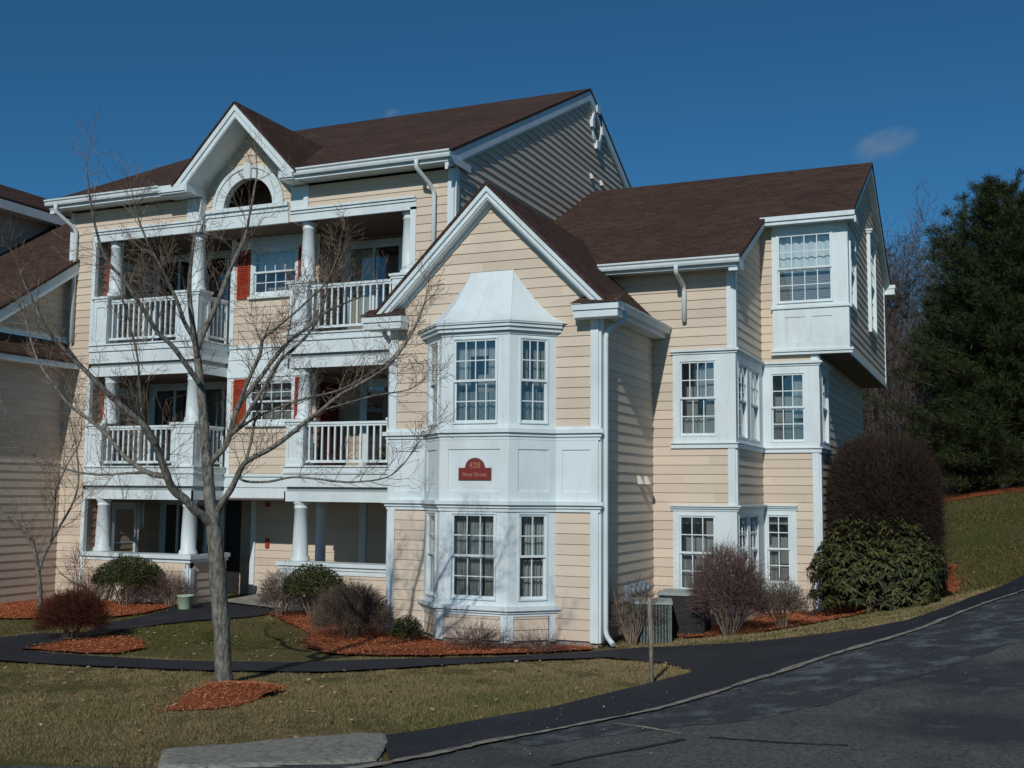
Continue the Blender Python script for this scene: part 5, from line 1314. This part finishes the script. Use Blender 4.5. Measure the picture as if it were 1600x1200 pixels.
LIMBS={
'T': [(-8.14,10.61,0.02,0.115),(-8.15,10.57,0.37,0.1127),(-8.15,10.53,0.73,0.1103),(-8.17,10.49,1.09,0.1078),(-8.18,10.44,1.45,0.1051),(-8.19,10.41,1.71,0.1021),(-8.2,10.38,1.92,0.098)] ,
'L': [(-8.21,10.39,1.87,0.07),(-8.25,10.27,1.98,0.0669),(-8.28,10.16,2.05,0.0637),(-8.34,10.04,2.18,0.0605),(-8.4,9.91,2.29,0.0573),(-8.41,9.8,2.47,0.0539),(-8.42,9.69,2.67,0.0505),(-8.4,9.59,2.79,0.0471),(-8.42,9.48,2.94,0.0435),(-8.54,9.32,3.11,0.0399),(-8.65,9.17,3.27,0.0361),(-8.75,9.02,3.44,0.0321),(-8.9,8.84,3.67,0.028),(-9.04,8.67,3.9,0.0236),(-9.14,8.5,4.25,0.0186),(-9.18,8.37,4.53,0.012)] ,
'L2': [(-8.66,10.13,2.43,0.04),(-8.88,10.14,2.45,0.0373),(-9.11,10.14,2.54,0.0345),(-9.36,10.12,2.71,0.0317),(-9.55,10.13,2.89,0.0287),(-9.79,10.12,3.06,0.0257),(-10.1,10.07,3.26,0.0225),(-10.37,10.04,3.53,0.019),(-10.62,10.0,3.87,0.0152),(-10.8,9.98,4.32,0.01)] ,
'L3': [(-8.75,10.07,2.66,0.028),(-8.75,9.94,2.82,0.0257),(-8.77,9.81,2.97,0.0233),(-8.7,9.71,3.16,0.0208),(-8.64,9.59,3.43,0.0182),(-8.58,9.48,3.7,0.0153),(-8.57,9.34,4.03,0.0122),(-8.58,9.19,4.36,0.008)] ,
'L4': [(-8.69,10.12,2.45,0.02),(-9.01,10.13,2.48,0.0184),(-9.35,10.14,2.46,0.0167),(-9.73,10.14,2.45,0.0149),(-10.11,10.12,2.5,0.0131),(-10.5,10.1,2.61,0.0111),(-10.88,10.06,2.84,0.009),(-11.15,10.06,3.24,0.006)] ,
'C': [(-8.21,10.38,1.9,0.085),(-8.25,10.37,2.18,0.0789),(-8.28,10.34,2.58,0.0727),(-8.32,10.31,3.01,0.0664),(-8.36,10.29,3.39,0.0598),(-8.4,10.27,3.7,0.0531),(-8.44,10.27,3.91,0.046),(-8.49,10.24,4.23,0.0386),(-8.53,10.22,4.6,0.0307),(-8.51,10.22,4.98,0.0219),(-8.48,10.24,5.28,0.01)] ,
'C2': [(-8.31,10.14,3.77,0.035),(-8.3,10.05,3.97,0.0326),(-8.35,9.94,4.16,0.0301),(-8.37,9.83,4.38,0.0275),(-8.41,9.72,4.58,0.0249),(-8.42,9.63,4.71,0.0221),(-8.46,9.52,4.87,0.0192),(-8.47,9.43,4.98,0.0161),(-8.51,9.32,5.22,0.0127),(-8.5,9.23,5.4,0.008)] ,
'C3': [(-8.32,10.13,3.84,0.042),(-8.26,10.19,4.1,0.039),(-8.2,10.25,4.31,0.036),(-8.15,10.31,4.52,0.0329),(-8.13,10.37,4.7,0.0296),(-8.04,10.43,4.99,0.0262),(-7.98,10.5,5.22,0.0227),(-7.96,10.54,5.46,0.0189),(-7.94,10.58,5.73,0.0147),(-7.92,10.62,6.03,0.009)] ,
'C4': [(-8.3,10.18,3.48,0.04),(-8.32,10.07,3.59,0.0377),(-8.35,9.95,3.72,0.0353),(-8.41,9.82,3.88,0.0328),(-8.49,9.68,4.01,0.0303),(-8.54,9.55,4.19,0.0277),(-8.58,9.42,4.35,0.025),(-8.66,9.28,4.56,0.0222),(-8.74,9.13,4.73,0.0193),(-8.77,9.0,5.0,0.0162),(-8.77,8.88,5.33,0.0127),(-8.73,8.77,5.65,0.008)] ,
'B': [(-8.26,10.28,2.64,0.05),(-8.18,10.39,2.64,0.0472),(-8.15,10.46,2.76,0.0444),(-8.13,10.53,2.91,0.0416),(-8.07,10.59,3.24,0.0386),(-7.98,10.69,3.44,0.0356),(-7.88,10.78,3.63,0.0325),(-7.8,10.87,3.81,0.0294),(-7.64,10.98,4.06,0.026),(-7.5,11.11,4.21,0.0225),(-7.35,11.22,4.39,0.0188),(-7.14,11.37,4.53,0.0146),(-6.96,11.51,4.63,0.009)] ,
'B2': [(-7.91,10.38,3.19,0.032),(-7.84,10.35,3.33,0.0301),(-7.71,10.33,3.58,0.0281),(-7.59,10.32,3.79,0.026),(-7.53,10.29,3.97,0.0239),(-7.41,10.28,4.05,0.0218),(-7.3,10.28,4.12,0.0195),(-7.12,10.3,4.25,0.0172),(-6.97,10.31,4.37,0.0146),(-6.74,10.34,4.58,0.0118),(-6.6,10.33,4.85,0.008)] ,
'B3': [(-8.0,10.37,2.89,0.03),(-7.84,10.44,3.12,0.0278),(-7.66,10.51,3.45,0.0255),(-7.51,10.57,3.74,0.0231),(-7.36,10.65,3.9,0.0206),(-7.22,10.72,4.07,0.018),(-7.13,10.77,4.24,0.0153),(-7.07,10.8,4.42,0.0122),(-7.04,10.82,4.68,0.008)] ,
'B4': [(-8.02,10.36,2.87,0.022),(-7.87,10.55,3.07,0.0201),(-7.74,10.73,3.19,0.0182),(-7.47,10.98,3.34,0.0162),(-7.12,11.25,3.47,0.0141),(-6.87,11.48,3.67,0.0119),(-6.67,11.69,3.88,0.0094),(-6.52,11.86,4.2,0.006)] ,
'R': [(-8.19,10.4,1.82,0.05),(-8.12,10.35,2.03,0.0479),(-8.03,10.31,2.14,0.0457),(-7.9,10.29,2.29,0.0436),(-7.79,10.26,2.45,0.0414),(-7.68,10.23,2.58,0.0391),(-7.53,10.23,2.66,0.0368),(-7.36,10.23,2.73,0.0345),(-7.15,10.25,2.86,0.0321),(-6.94,10.26,3.01,0.0297),(-6.73,10.28,3.15,0.0272),(-6.51,10.29,3.31,0.0246),(-6.26,10.33,3.44,0.0219),(-5.99,10.37,3.6,0.019),(-5.77,10.38,3.83,0.016),(-5.59,10.36,4.11,0.0126),(-5.5,10.32,4.29,0.008)] ,
'R2': [(-7.93,10.45,2.43,0.02),(-7.78,10.41,2.38,0.0186),(-7.49,10.43,2.38,0.0171),(-7.19,10.44,2.43,0.0156),(-6.85,10.48,2.41,0.014),(-6.49,10.53,2.38,0.0124),(-6.09,10.59,2.43,0.0106),(-5.86,10.57,2.58,0.0087),(-5.68,10.52,2.78,0.006)] ,
'R3': [(-7.85,10.47,2.59,0.022),(-7.84,10.55,2.84,0.0198),(-7.84,10.63,3.14,0.0176),(-7.79,10.73,3.44,0.0152),(-7.67,10.85,3.82,0.0126),(-7.64,10.94,4.14,0.0098),(-7.63,11.02,4.53,0.006)] ,
'R4': [(-7.03,10.76,3.19,0.014),(-6.69,10.71,3.26,0.0121),(-6.27,10.69,3.34,0.0102),(-5.86,10.67,3.39,0.008),(-5.59,10.58,3.51,0.005)] ,
}
LIMBS2={
'a': [(-16.79,16.23,-0.07,0.055),(-16.79,16.19,0.27,0.0496),(-16.8,16.15,0.63,0.0442),(-16.83,16.1,0.97,0.0389),(-16.88,16.05,1.21,0.0335),(-16.98,15.98,1.45,0.0281),(-17.23,15.85,1.71,0.0227),(-17.49,15.72,1.86,0.0174),(-17.87,15.52,2.19,0.012)] ,
'b': [(-16.8,16.14,0.69,0.035),(-16.77,16.19,0.93,0.032),(-16.65,16.27,1.29,0.029),(-16.51,16.35,1.6,0.026),(-16.41,16.43,1.85,0.023),(-16.32,16.5,2.15,0.02),(-16.3,16.54,2.47,0.017),(-16.35,16.53,2.89,0.014),(-16.42,16.53,3.2,0.011),(-16.56,16.48,3.69,0.008)] ,
'c': [(-16.56,16.18,1.3,0.025),(-16.46,16.11,1.66,0.0224),(-16.37,16.04,1.96,0.0199),(-16.28,15.97,2.23,0.0173),(-16.14,15.93,2.47,0.0147),(-15.96,15.9,2.74,0.0121),(-15.68,15.9,3.16,0.0096),(-15.58,15.82,3.51,0.007)] ,
}

LIMBS['B'][0] = (-8.29, 10.34, 2.48, .05); LIMBS['B'][1] = (-8.23, 10.37, 2.62, .0472)
LIMBS = {k: [p[:3]+(p[3]*(.88 if k == 'T' else .80),) for p in L] for k, L in LIMBS.items()}
LIMBS['T'] = LIMBS['T'][:-1] + [p[:3]+(p[3]*1.03,) for p in LIMBS.pop('C')[1:]]
t = thing('bare_tree', 'leafless ornamental tree with grey bark in the front lawn before the balconies', 'tree', (-8.14, 10.61, .02), 'bare trees near the house')
a_, b_2 = tree_mesh(LIMBS, 'T', 5); a_.build('trunk', BARK, t); b_2.build('twigs', TWIG, t)
t = thing('bare_tree', 'small leafless multi-stemmed tree by the neighbouring house wall', 'tree', (-16.79, 16.23, -.07), 'bare trees near the house')
a_, b_2 = tree_mesh(LIMBS2, 'zz', 9, lmul=1.5, twr=.005); a_.build('trunk', BARK, t); b_2.build('twigs', TWIG, t)
# an unseen-trunk neighbour tree whose twigs enter at the left edge is the same small tree's crown

# background deciduous trees on the slope
def grow_tree(base, h, seed, spread=.3, lean=(0, 0)):
    q = np.random.default_rng(seed); tr = MB(); tw = Sticks()
    def limb(p, d, L, r, lev):
        n = 5 if lev > 1 else 4; pts = [p]; rr = [r]
        for k in range(n):
            d = unit(d+q.normal(0, .10 if lev > 2 else .2, 3)+np.array([0, 0, .10])); p = p+d*L/n
            r2 = r*(1-.72*(k+1)/n); pts.append(p); rr.append(max(r2, .006))
            if lev > 0 and k >= (1 if lev > 2 else 0):
                for _ in range(4 if lev > 2 else 3):
                    s = unit(np.cross(d, q.normal(size=3))); limb(p, unit(d*.75+s*q.uniform(.5, .95)), L*q.uniform(.32, .5), r2*.5+.004, lev-1)
        if lev >= 2: tr.tube(pts, rr, 6)
        else:
            for a, b, ra, rb in zip(pts, pts[1:], rr, rr[1:]): tw.add(a, b, max(ra, .007), max(rb, .006))
    limb(np.array(base), unit(np.array([lean[0], lean[1], 1.])), h*.92, h*.016, 3)
    return tr, tw
bgt = [(-5.2, 50, 12.5, 'grey leafless tree rising directly behind the right gable end'), (-3.9, 54, 14.5, 'tallest grey leafless tree in the gap beside the gable'), (-2.6, 51, 12.0, 'slender leafless tree left of the pine'),
       (-4.5, 47, 9.5, 'lower leafless tree close behind the end wall'), (-1.8, 56, 13, 'leafless tree partly hidden by the pine crown'), (-3.2, 45.5, 7.0, 'short leafless tree behind the huge dark shrub'), (-6.5, 55, 12.5, 'leafless tree mostly hidden behind the right roof'),
       (-4.3, 60, 15.5, 'far leafless tree seen through the taller trees'), (-2.9, 58, 14.0, 'far leafless tree just left of the dark evergreens'), (-5.0, 44, 7.5, 'low leafless sapling at the back corner of the house')]
for k, (x, y, h, lb) in enumerate(bgt):
    z = gz_(x, y); h = h*.66; t = thing('woodland_tree', lb, 'tree', (x, y, z), 'leafless trees on the slope behind')
    a_, b_2 = grow_tree((x, y, z-.1), h, 60+k); a_.build('trunk', mat('dark_bark', (.07, .06, .052), .9, .1), t); b_2.build('twigs', GREYTW, t)
# brushwood under them: reads as one mass
q = np.random.default_rng(77); n = 15000
x = q.uniform(-9, 3, n); y = q.uniform(43, 58, n); P = np.c_[x, y, terrain(x, y)]
H = q.uniform(.6, 4.6, n)*(.5+.5*np.sin(x*1.7+y)**2); E = P+np.c_[q.normal(0, .3, n), q.normal(0, .3, n), H]
st = Sticks(); st.extend(P, E, .012, .006)
for _ in range(3):
    f = q.random((n, 1))*.7+.3; A0 = P+(E-P)*f; st.extend(A0, A0+rdir(n, q)*np.array([.5, .5, .4])+np.array([0, 0, .25]), .008, .004)
tag(st.build('brushwood', GREYTW), kind='stuff')

# ------------------------------------------------------------------ evergreens
def pine(x, y, h, rad, label, seed, nb=46, dens=1.0, bare=.1):
    z = gz_(x, y); t = thing('pine_tree', label, 'tree', (x, y, z), 'dark evergreens on the slope'); q = np.random.default_rng(seed)
    tr = MB(); tr.tube([(x, y, z-.2), (x+.05, y, z+h*.4), (x, y+.05, z+h*.98)], [.22, .14, .02], 9); 
    TP_, TD, br_ = [], [], Sticks()
    for k in range(nb):
        f = bare+(1-bare)*(k+q.random())/nb; zz_ = z+h*f
        R = rad*(1-f)**.55*q.uniform(.5, 1.3)*(1.0 if f > .18 else .85)+.12
        a0 = q.uniform(0, 6.28)
        for j in range(5):
            a = a0+j*1.257+q.normal(0, .25); L = R*q.uniform(.6, 1.15); rise = (.75*f-.12)+q.normal(0, .07)
            d = np.array([math.cos(a), math.sin(a), rise]); p = np.array([x, y, zz_]); n_s = max(3, int(L/.25)); prev = p
            for s_ in range(n_s):
                u = (s_+1)/n_s; p2 = p+d*L*u+np.array([0, 0, -.10*L*u*(1-u)*2+.20*L*u*u*.5]); br_.add(prev, p2, .025*(1-u)+.006, .02*(1-u)+.005)
                m_ = int((5 if u < .35 else 9)*dens)
                side = unit(np.array([-d[1], d[0], 0]))
                for _ in range(m_):
                    w = q.uniform(-1, 1)*.34*L*(1-.55*u)*.9; pp = p2+side*w+np.array([0, 0, q.normal(0, .07)])+d*q.uniform(-.12, .12)
                    TP_.append(pp); TD.append(unit(d*.8+side*np.sign(w)*.6+np.array([0, 0, .45])+q.normal(0, .3, 3)))
                prev = p2
    for _ in range(7):       # upright leaders that break the outline of the top
        a = q.uniform(0, 6.28); rr = q.uniform(.3, .75)*rad*.6; zb_ = z+h*q.uniform(.68, .86); p = np.array([x+rr*math.cos(a), y+rr*math.sin(a), zb_]); L = h*q.uniform(.08, .2); n_s = 8
        for s_ in range(n_s):
            p2 = p+np.array([q.normal(0, .02), q.normal(0, .02), L/n_s]); br_.add(p, p2, .02, .012); p = p2
            for _ in range(int(8*(1-s_/n_s)+2)):
                aa = q.uniform(0, 6.28); w = .30*(1-s_/n_s)+.04; TP_.append(p+np.array([math.cos(aa)*w*q.random(), math.sin(aa)*w*q.random(), 0])); TD.append(unit(np.array([math.cos(aa)*.5, math.sin(aa)*.5, .8])))
    tr.build('trunk', BARK, t); br_.build('branches', GREYTW, t)
    TP_ = np.array(TP_); TD = np.array(TD); m_ = 13; PP = np.repeat(TP_, m_, 0); DD = unit(np.repeat(TD, m_, 0)+q.normal(0, .5, (len(PP), 3)))
    leaves('needles', PP+q.normal(0, .05, PP.shape), DD, rdir(len(PP), q), .21*q.uniform(.6, 1.3, len(PP)), .020, NEEDLE, t); return t
pine(.15, 41.6, 10.3, 3.7, 'big dark evergreen at the right edge, its trunk rising from mulch', 91, 54, bare=.05)
pine(2.0, 42.6, 10.6, 3.8, 'dark evergreen cut by the right border of the photo', 92, 48)
pine(-1.4, 46.5, 7.6, 2.3, 'lower dark evergreen standing behind the big one', 93, 36)
pine(1.6, 47.5, 9.6, 3.0, 'dark evergreen in the rear of the clump', 94, 40)
pine(6.3, 41.0, 10.0, 3.4, 'dark evergreen farthest to the right, outside most of the view', 95, 40)

# ------------------------------------------------------------------ grass and loose mulch
def clear(x, y):
    ok = ~inside(APRON, x, y) & ~inside(ROAD, x, y) & ~inside(Kp, x, y)
    for P_ in BEDS.values(): ok &= ~inside(P_, x, y)
    ok &= ~((x < -9.4) & (y > 18.0) & (y < 30)) & ~((x > -9.6) & (x < -5.6) & (y > 16.5)) & ~((x <= -3.0) & (x >= -5.7) & (y > 19.5))
    return ok
GRASS = mat('grass_blades', (.16, .13, .055), .8, .1)
gi = island(GRASS); gn = noise(GRASS, .35, 5)
c1 = ramp(GRASS, gi, [(0, (.16, .12, .055)), (.5, (.26, .20, .10)), (1, (.37, .29, .155))]); c2 = ramp(GRASS, gi, [(0, (.06, .072, .02)), (.6, (.10, .115, .035)), (1, (.22, .20, .095))])
setc(GRASS, mixc(GRASS, c1, c2, ramp(GRASS, gn, [(.46, (.06, .06, .06)), (.72, (.8, .8, .8))])))
def patch(x, y):
    """0..1 vigour of the turf, uneven at several scales"""
    v = np.zeros(len(x)); r = np.random.default_rng(8)
    for s, w in ((.35, .30), (.9, .26), (2.2, .22), (5.5, .2), (12, .16)):
        for _ in range(4):
            a, p = r.uniform(0, 6.28, 2); v += w/2*np.sin((x*math.cos(a)+y*math.sin(a))*s*2+p)
    return np.clip(.5+v, 0, 1)
def grass(x0, x1, y0, y1, n, h, w, seed):
    q = np.random.default_rng(seed); x = q.uniform(x0, x1, n); y = q.uniform(y0, y1, n); k = clear(x, y); pt = patch(x, y); k &= q.random(n) < np.clip(.35+pt*1.3, .12, 1); x, y, pt = x[k], y[k], pt[k]; n = len(x)
    dist = np.hypot(x, y); s = np.clip(dist/9, .8, 3)
    P = np.c_[x, y, terrain(x, y)-.005]; a = q.uniform(0, 6.283, n); sd = np.c_[np.cos(a), np.sin(a), np.zeros(n)]*(w*s)[:, None]/2
    lean = np.c_[q.normal(0, .55, n), q.normal(0, .55, n), np.ones(n)]; T = P+unit(lean)*(h*q.uniform(.45, 1.25, n)*(.55+.9*pt))[:, None]
    return np.stack([P-sd, P+sd, T], 1)
bl = np.concatenate([grass(-14, -3, 6.4, 15, 420000, .030, .0042, 1), grass(-22, -3, 8, 18, 150000, .032, .0055, 2), grass(-6, 1, 15, 22, 90000, .045, .007, 3)])
bx_, by_ = bl[:, 0, 0], bl[:, 0, 1]; inner = inside([(-12.9, 12.6), (-11.3, 12.2), (-9.3, 12.55), (-8.35, 13.1), (-9.6, 14.2), (-11, 16.9), (-13.2, 16.5), (-13.2, 13.5)], bx_+RNG.normal(0, .12, len(bx_)), by_+RNG.normal(0, .12, len(bx_))) | ((bx_ < -14.3) & (by_ > 12.6))
GRASS2 = m_leaf('green_grass_blades', [(.05, .062, .014), (.085, .095, .026), (.12, .12, .038), (.2, .17, .075)], .8, .08)
tag(np_mesh('green_grass', bl[inner].reshape(-1, 3), np.arange(inner.sum()*3).reshape(-1, 3), GRASS2), kind='stuff'); bl = bl[~inner]
tag(np_mesh('grass', bl.reshape(-1, 3), np.arange(len(bl)*3).reshape(-1, 3), GRASS), kind='stuff')
HILLG = m_leaf('slope_grass', [(.045, .05, .014), (.075, .075, .024), (.105, .10, .036), (.15, .12, .055)], .85, .05)
bl = np.concatenate([grass(-6, 4, 21.5, 28, 60000, .05, .009, 5), grass(-6, 8, 27, 40, 70000, .06, .012, 4)])
tag(np_mesh('slope_grass', bl.reshape(-1, 3), np.arange(len(bl)*3).reshape(-1, 3), HILLG), kind='stuff')
# fallen leaves on the turf, grit on the asphalt
def litter(name, boxes, m, lo_, hi_, seed, test, dz):
    out = []; q = np.random.default_rng(seed)
    for x0, x1, y0, y1, n in boxes:
        x = q.uniform(x0, x1, n); y = q.uniform(y0, y1, n); k = test(x, y); x, y = x[k], y[k]; n = len(x)
        D = unit(np.c_[q.normal(size=n), q.normal(size=n), q.normal(0, .3, n)]); N = unit(np.c_[q.normal(0, .4, n), q.normal(0, .4, n), np.ones(n)]); S_ = unit(np.cross(D, N))
        L = q.uniform(lo_, hi_, n)[:, None]; C_ = np.c_[x, y, terrain(x, y)+dz]
        out.append(np.stack([C_-D*L/2, C_+S_*L*.3, C_+D*L/2, C_-S_*L*.3], 1))
    o = np.concatenate(out); tag(np_mesh(name, o.reshape(-1, 3), np.arange(len(o)*4).reshape(-1, 4), m), kind='stuff')
litter('leaf_litter', [(-14, -3, 6.4, 15, 900), (-20, -9, 11, 18, 500), (-5, 4, 15, 34, 500)], m_leaf('dry_leaves', [(.16, .10, .05), (.28, .19, .10), (.42, .33, .21)], .9, .05), .025, .07, 51, clear, .035)
litter('road_grit', [(-4.2, -2, 6.5, 12, 260), (-2.6, .6, 9, 20, 380), (-8, 3, 5, 20, 120)], m_leaf('grit', [(.10, .10, .095), (.2, .2, .19), (.42, .42, .40)], .9, .1), .006, .024, 52, lambda x, y: inside(ROAD, x, y) | inside(APRON, x, y), .042)
CHIP = m_leaf('mulch_chips', [(.26, .075, .03), (.46, .14, .058), (.56, .19, .08), (.58, .30, .18)], .95, .05)
ch = []
for k, (nm, P_) in enumerate(BEDS.items()):
    if nm == 'hill': continue
    q = np.random.default_rng(100+k); X_ = np.array(P_); lo, hi = X_.min(0), X_.max(0); ar_ = np.prod(hi-lo); n = int(ar_*(3200 if nm == 'tree' else 1500))
    x = q.uniform(lo[0]-.3, hi[0]+.3, n); y = q.uniform(lo[1]-.3, hi[1]+.3, n); kk = inside(P_, x+q.normal(0, .07, n)*q.choice([1, 1, 3], n), y+q.normal(0, .07, n)*q.choice([1, 1, 3], n)); x, y = x[kk], y[kk]; n = len(x)
    z = terrain(x, y)+.045+q.random(n)*.02
    if nm == 'tree': z += .09*np.clip(1-((x+7.6)**2+(y-9.9)**2)/.6, 0, 1)-.03
    D = unit(np.c_[q.normal(size=n), q.normal(size=n), q.normal(0, .22, n)]); N = unit(np.c_[q.normal(0, .4, n), q.normal(0, .4, n), np.ones(n)])
    D = unit(D); S_ = unit(np.cross(D, N)); L_ = q.uniform(.012, .04, n)[:, None]; W_ = q.uniform(.003, .007, n)[:, None]; C_ = np.c_[x, y, z]
    ch.append(np.stack([C_-D*L_/2-S_*W_, C_-D*L_/2+S_*W_, C_+D*L_/2+S_*W_*.6, C_+D*L_/2-S_*W_*.6], 1))
ch = np.concatenate(ch); tag(np_mesh('mulch_chips', ch.reshape(-1, 3), np.arange(len(ch)*4).reshape(-1, 4), CHIP), kind='stuff')

# leaves for the pot on the balcony
q = np.random.default_rng(5); n = 160; P = np.array([-10.75, 18.7, 2.88])+q.normal(0, .03, (n, 3)); D = unit(q.normal(0, .6, (n, 3))+np.array([0, 0, 1.0]))
leaves('foliage', P, D, rdir(n, q), .28, .03, BOXLEAF, PP)

# ------------------------------------------------------------------ small clouds
def cloud(name, label, c, size, seed, dens):
    bm = bmesh.new(); bmesh.ops.create_icosphere(bm, subdivisions=3, radius=1); me = bpy.data.meshes.new(name); bm.to_mesh(me); bm.free()
    o = bpy.data.objects.new(name, me); COL.objects.link(o); o.location = c; o.scale = size; o.rotation_euler = (0, math.radians(-8), math.radians(-23))
    m = bpy.data.materials.new(name+'_vapour'); m.use_nodes = True; n = m.node_tree.nodes; l = m.node_tree.links; n.remove(n['Principled BSDF'])
    v = n.new('ShaderNodeVolumePrincipled'); v.inputs['Color'].default_value = (1, 1, 1, 1); l.new(v.outputs[0], n['Material Output'].inputs['Volume'])
    tcd = n.new('ShaderNodeTexCoord'); nz = n.new('ShaderNodeTexNoise'); nz.inputs['Scale'].default_value = 1.6; nz.inputs['Detail'].default_value = 6
    mp = n.new('ShaderNodeMapping'); mp.inputs['Location'].default_value = (seed, seed*2, 0); l.new(tcd.outputs['Object'], mp.inputs['Vector']); l.new(mp.outputs['Vector'], nz.inputs['Vector'])
    ln = n.new('ShaderNodeVectorMath'); ln.operation = 'LENGTH'; l.new(tcd.outputs['Object'], ln.inputs[0])
    f = n.new('ShaderNodeMapRange'); f.inputs['From Min'].default_value = 1.0; f.inputs['From Max'].default_value = .1; l.new(ln.outputs['Value'], f.inputs['Value'])
    s1 = n.new('ShaderNodeMapRange'); s1.inputs['From Min'].default_value = .38; s1.inputs['From Max'].default_value = .75; l.new(nz.outputs['Fac'], s1.inputs['Value'])
    mu = n.new('ShaderNodeMath'); mu.operation = 'MULTIPLY'; l.new(f.outputs[0], mu.inputs[0]); l.new(s1.outputs[0], mu.inputs[1])
    m2 = n.new('ShaderNodeMath'); m2.operation = 'MULTIPLY'; m2.inputs[1].default_value = dens; l.new(mu.outputs[0], m2.inputs[0]); l.new(m2.outputs[0], v.inputs['Density'])
    me.materials.append(m); tag(o, label, 'cloud', 'small clouds in the sky'); return o
cloud('cloud', 'faint wispy cloud above the trees at the right', (-34.5, 410, 127.2), (14, 7, 6.0), 1.3, .17)
cloud('cloud', 'tiny faint cloud just above the ridge of the main roof', (-195.4, 339, 136.6), (5, 3, 2.6), 4.1, .14)
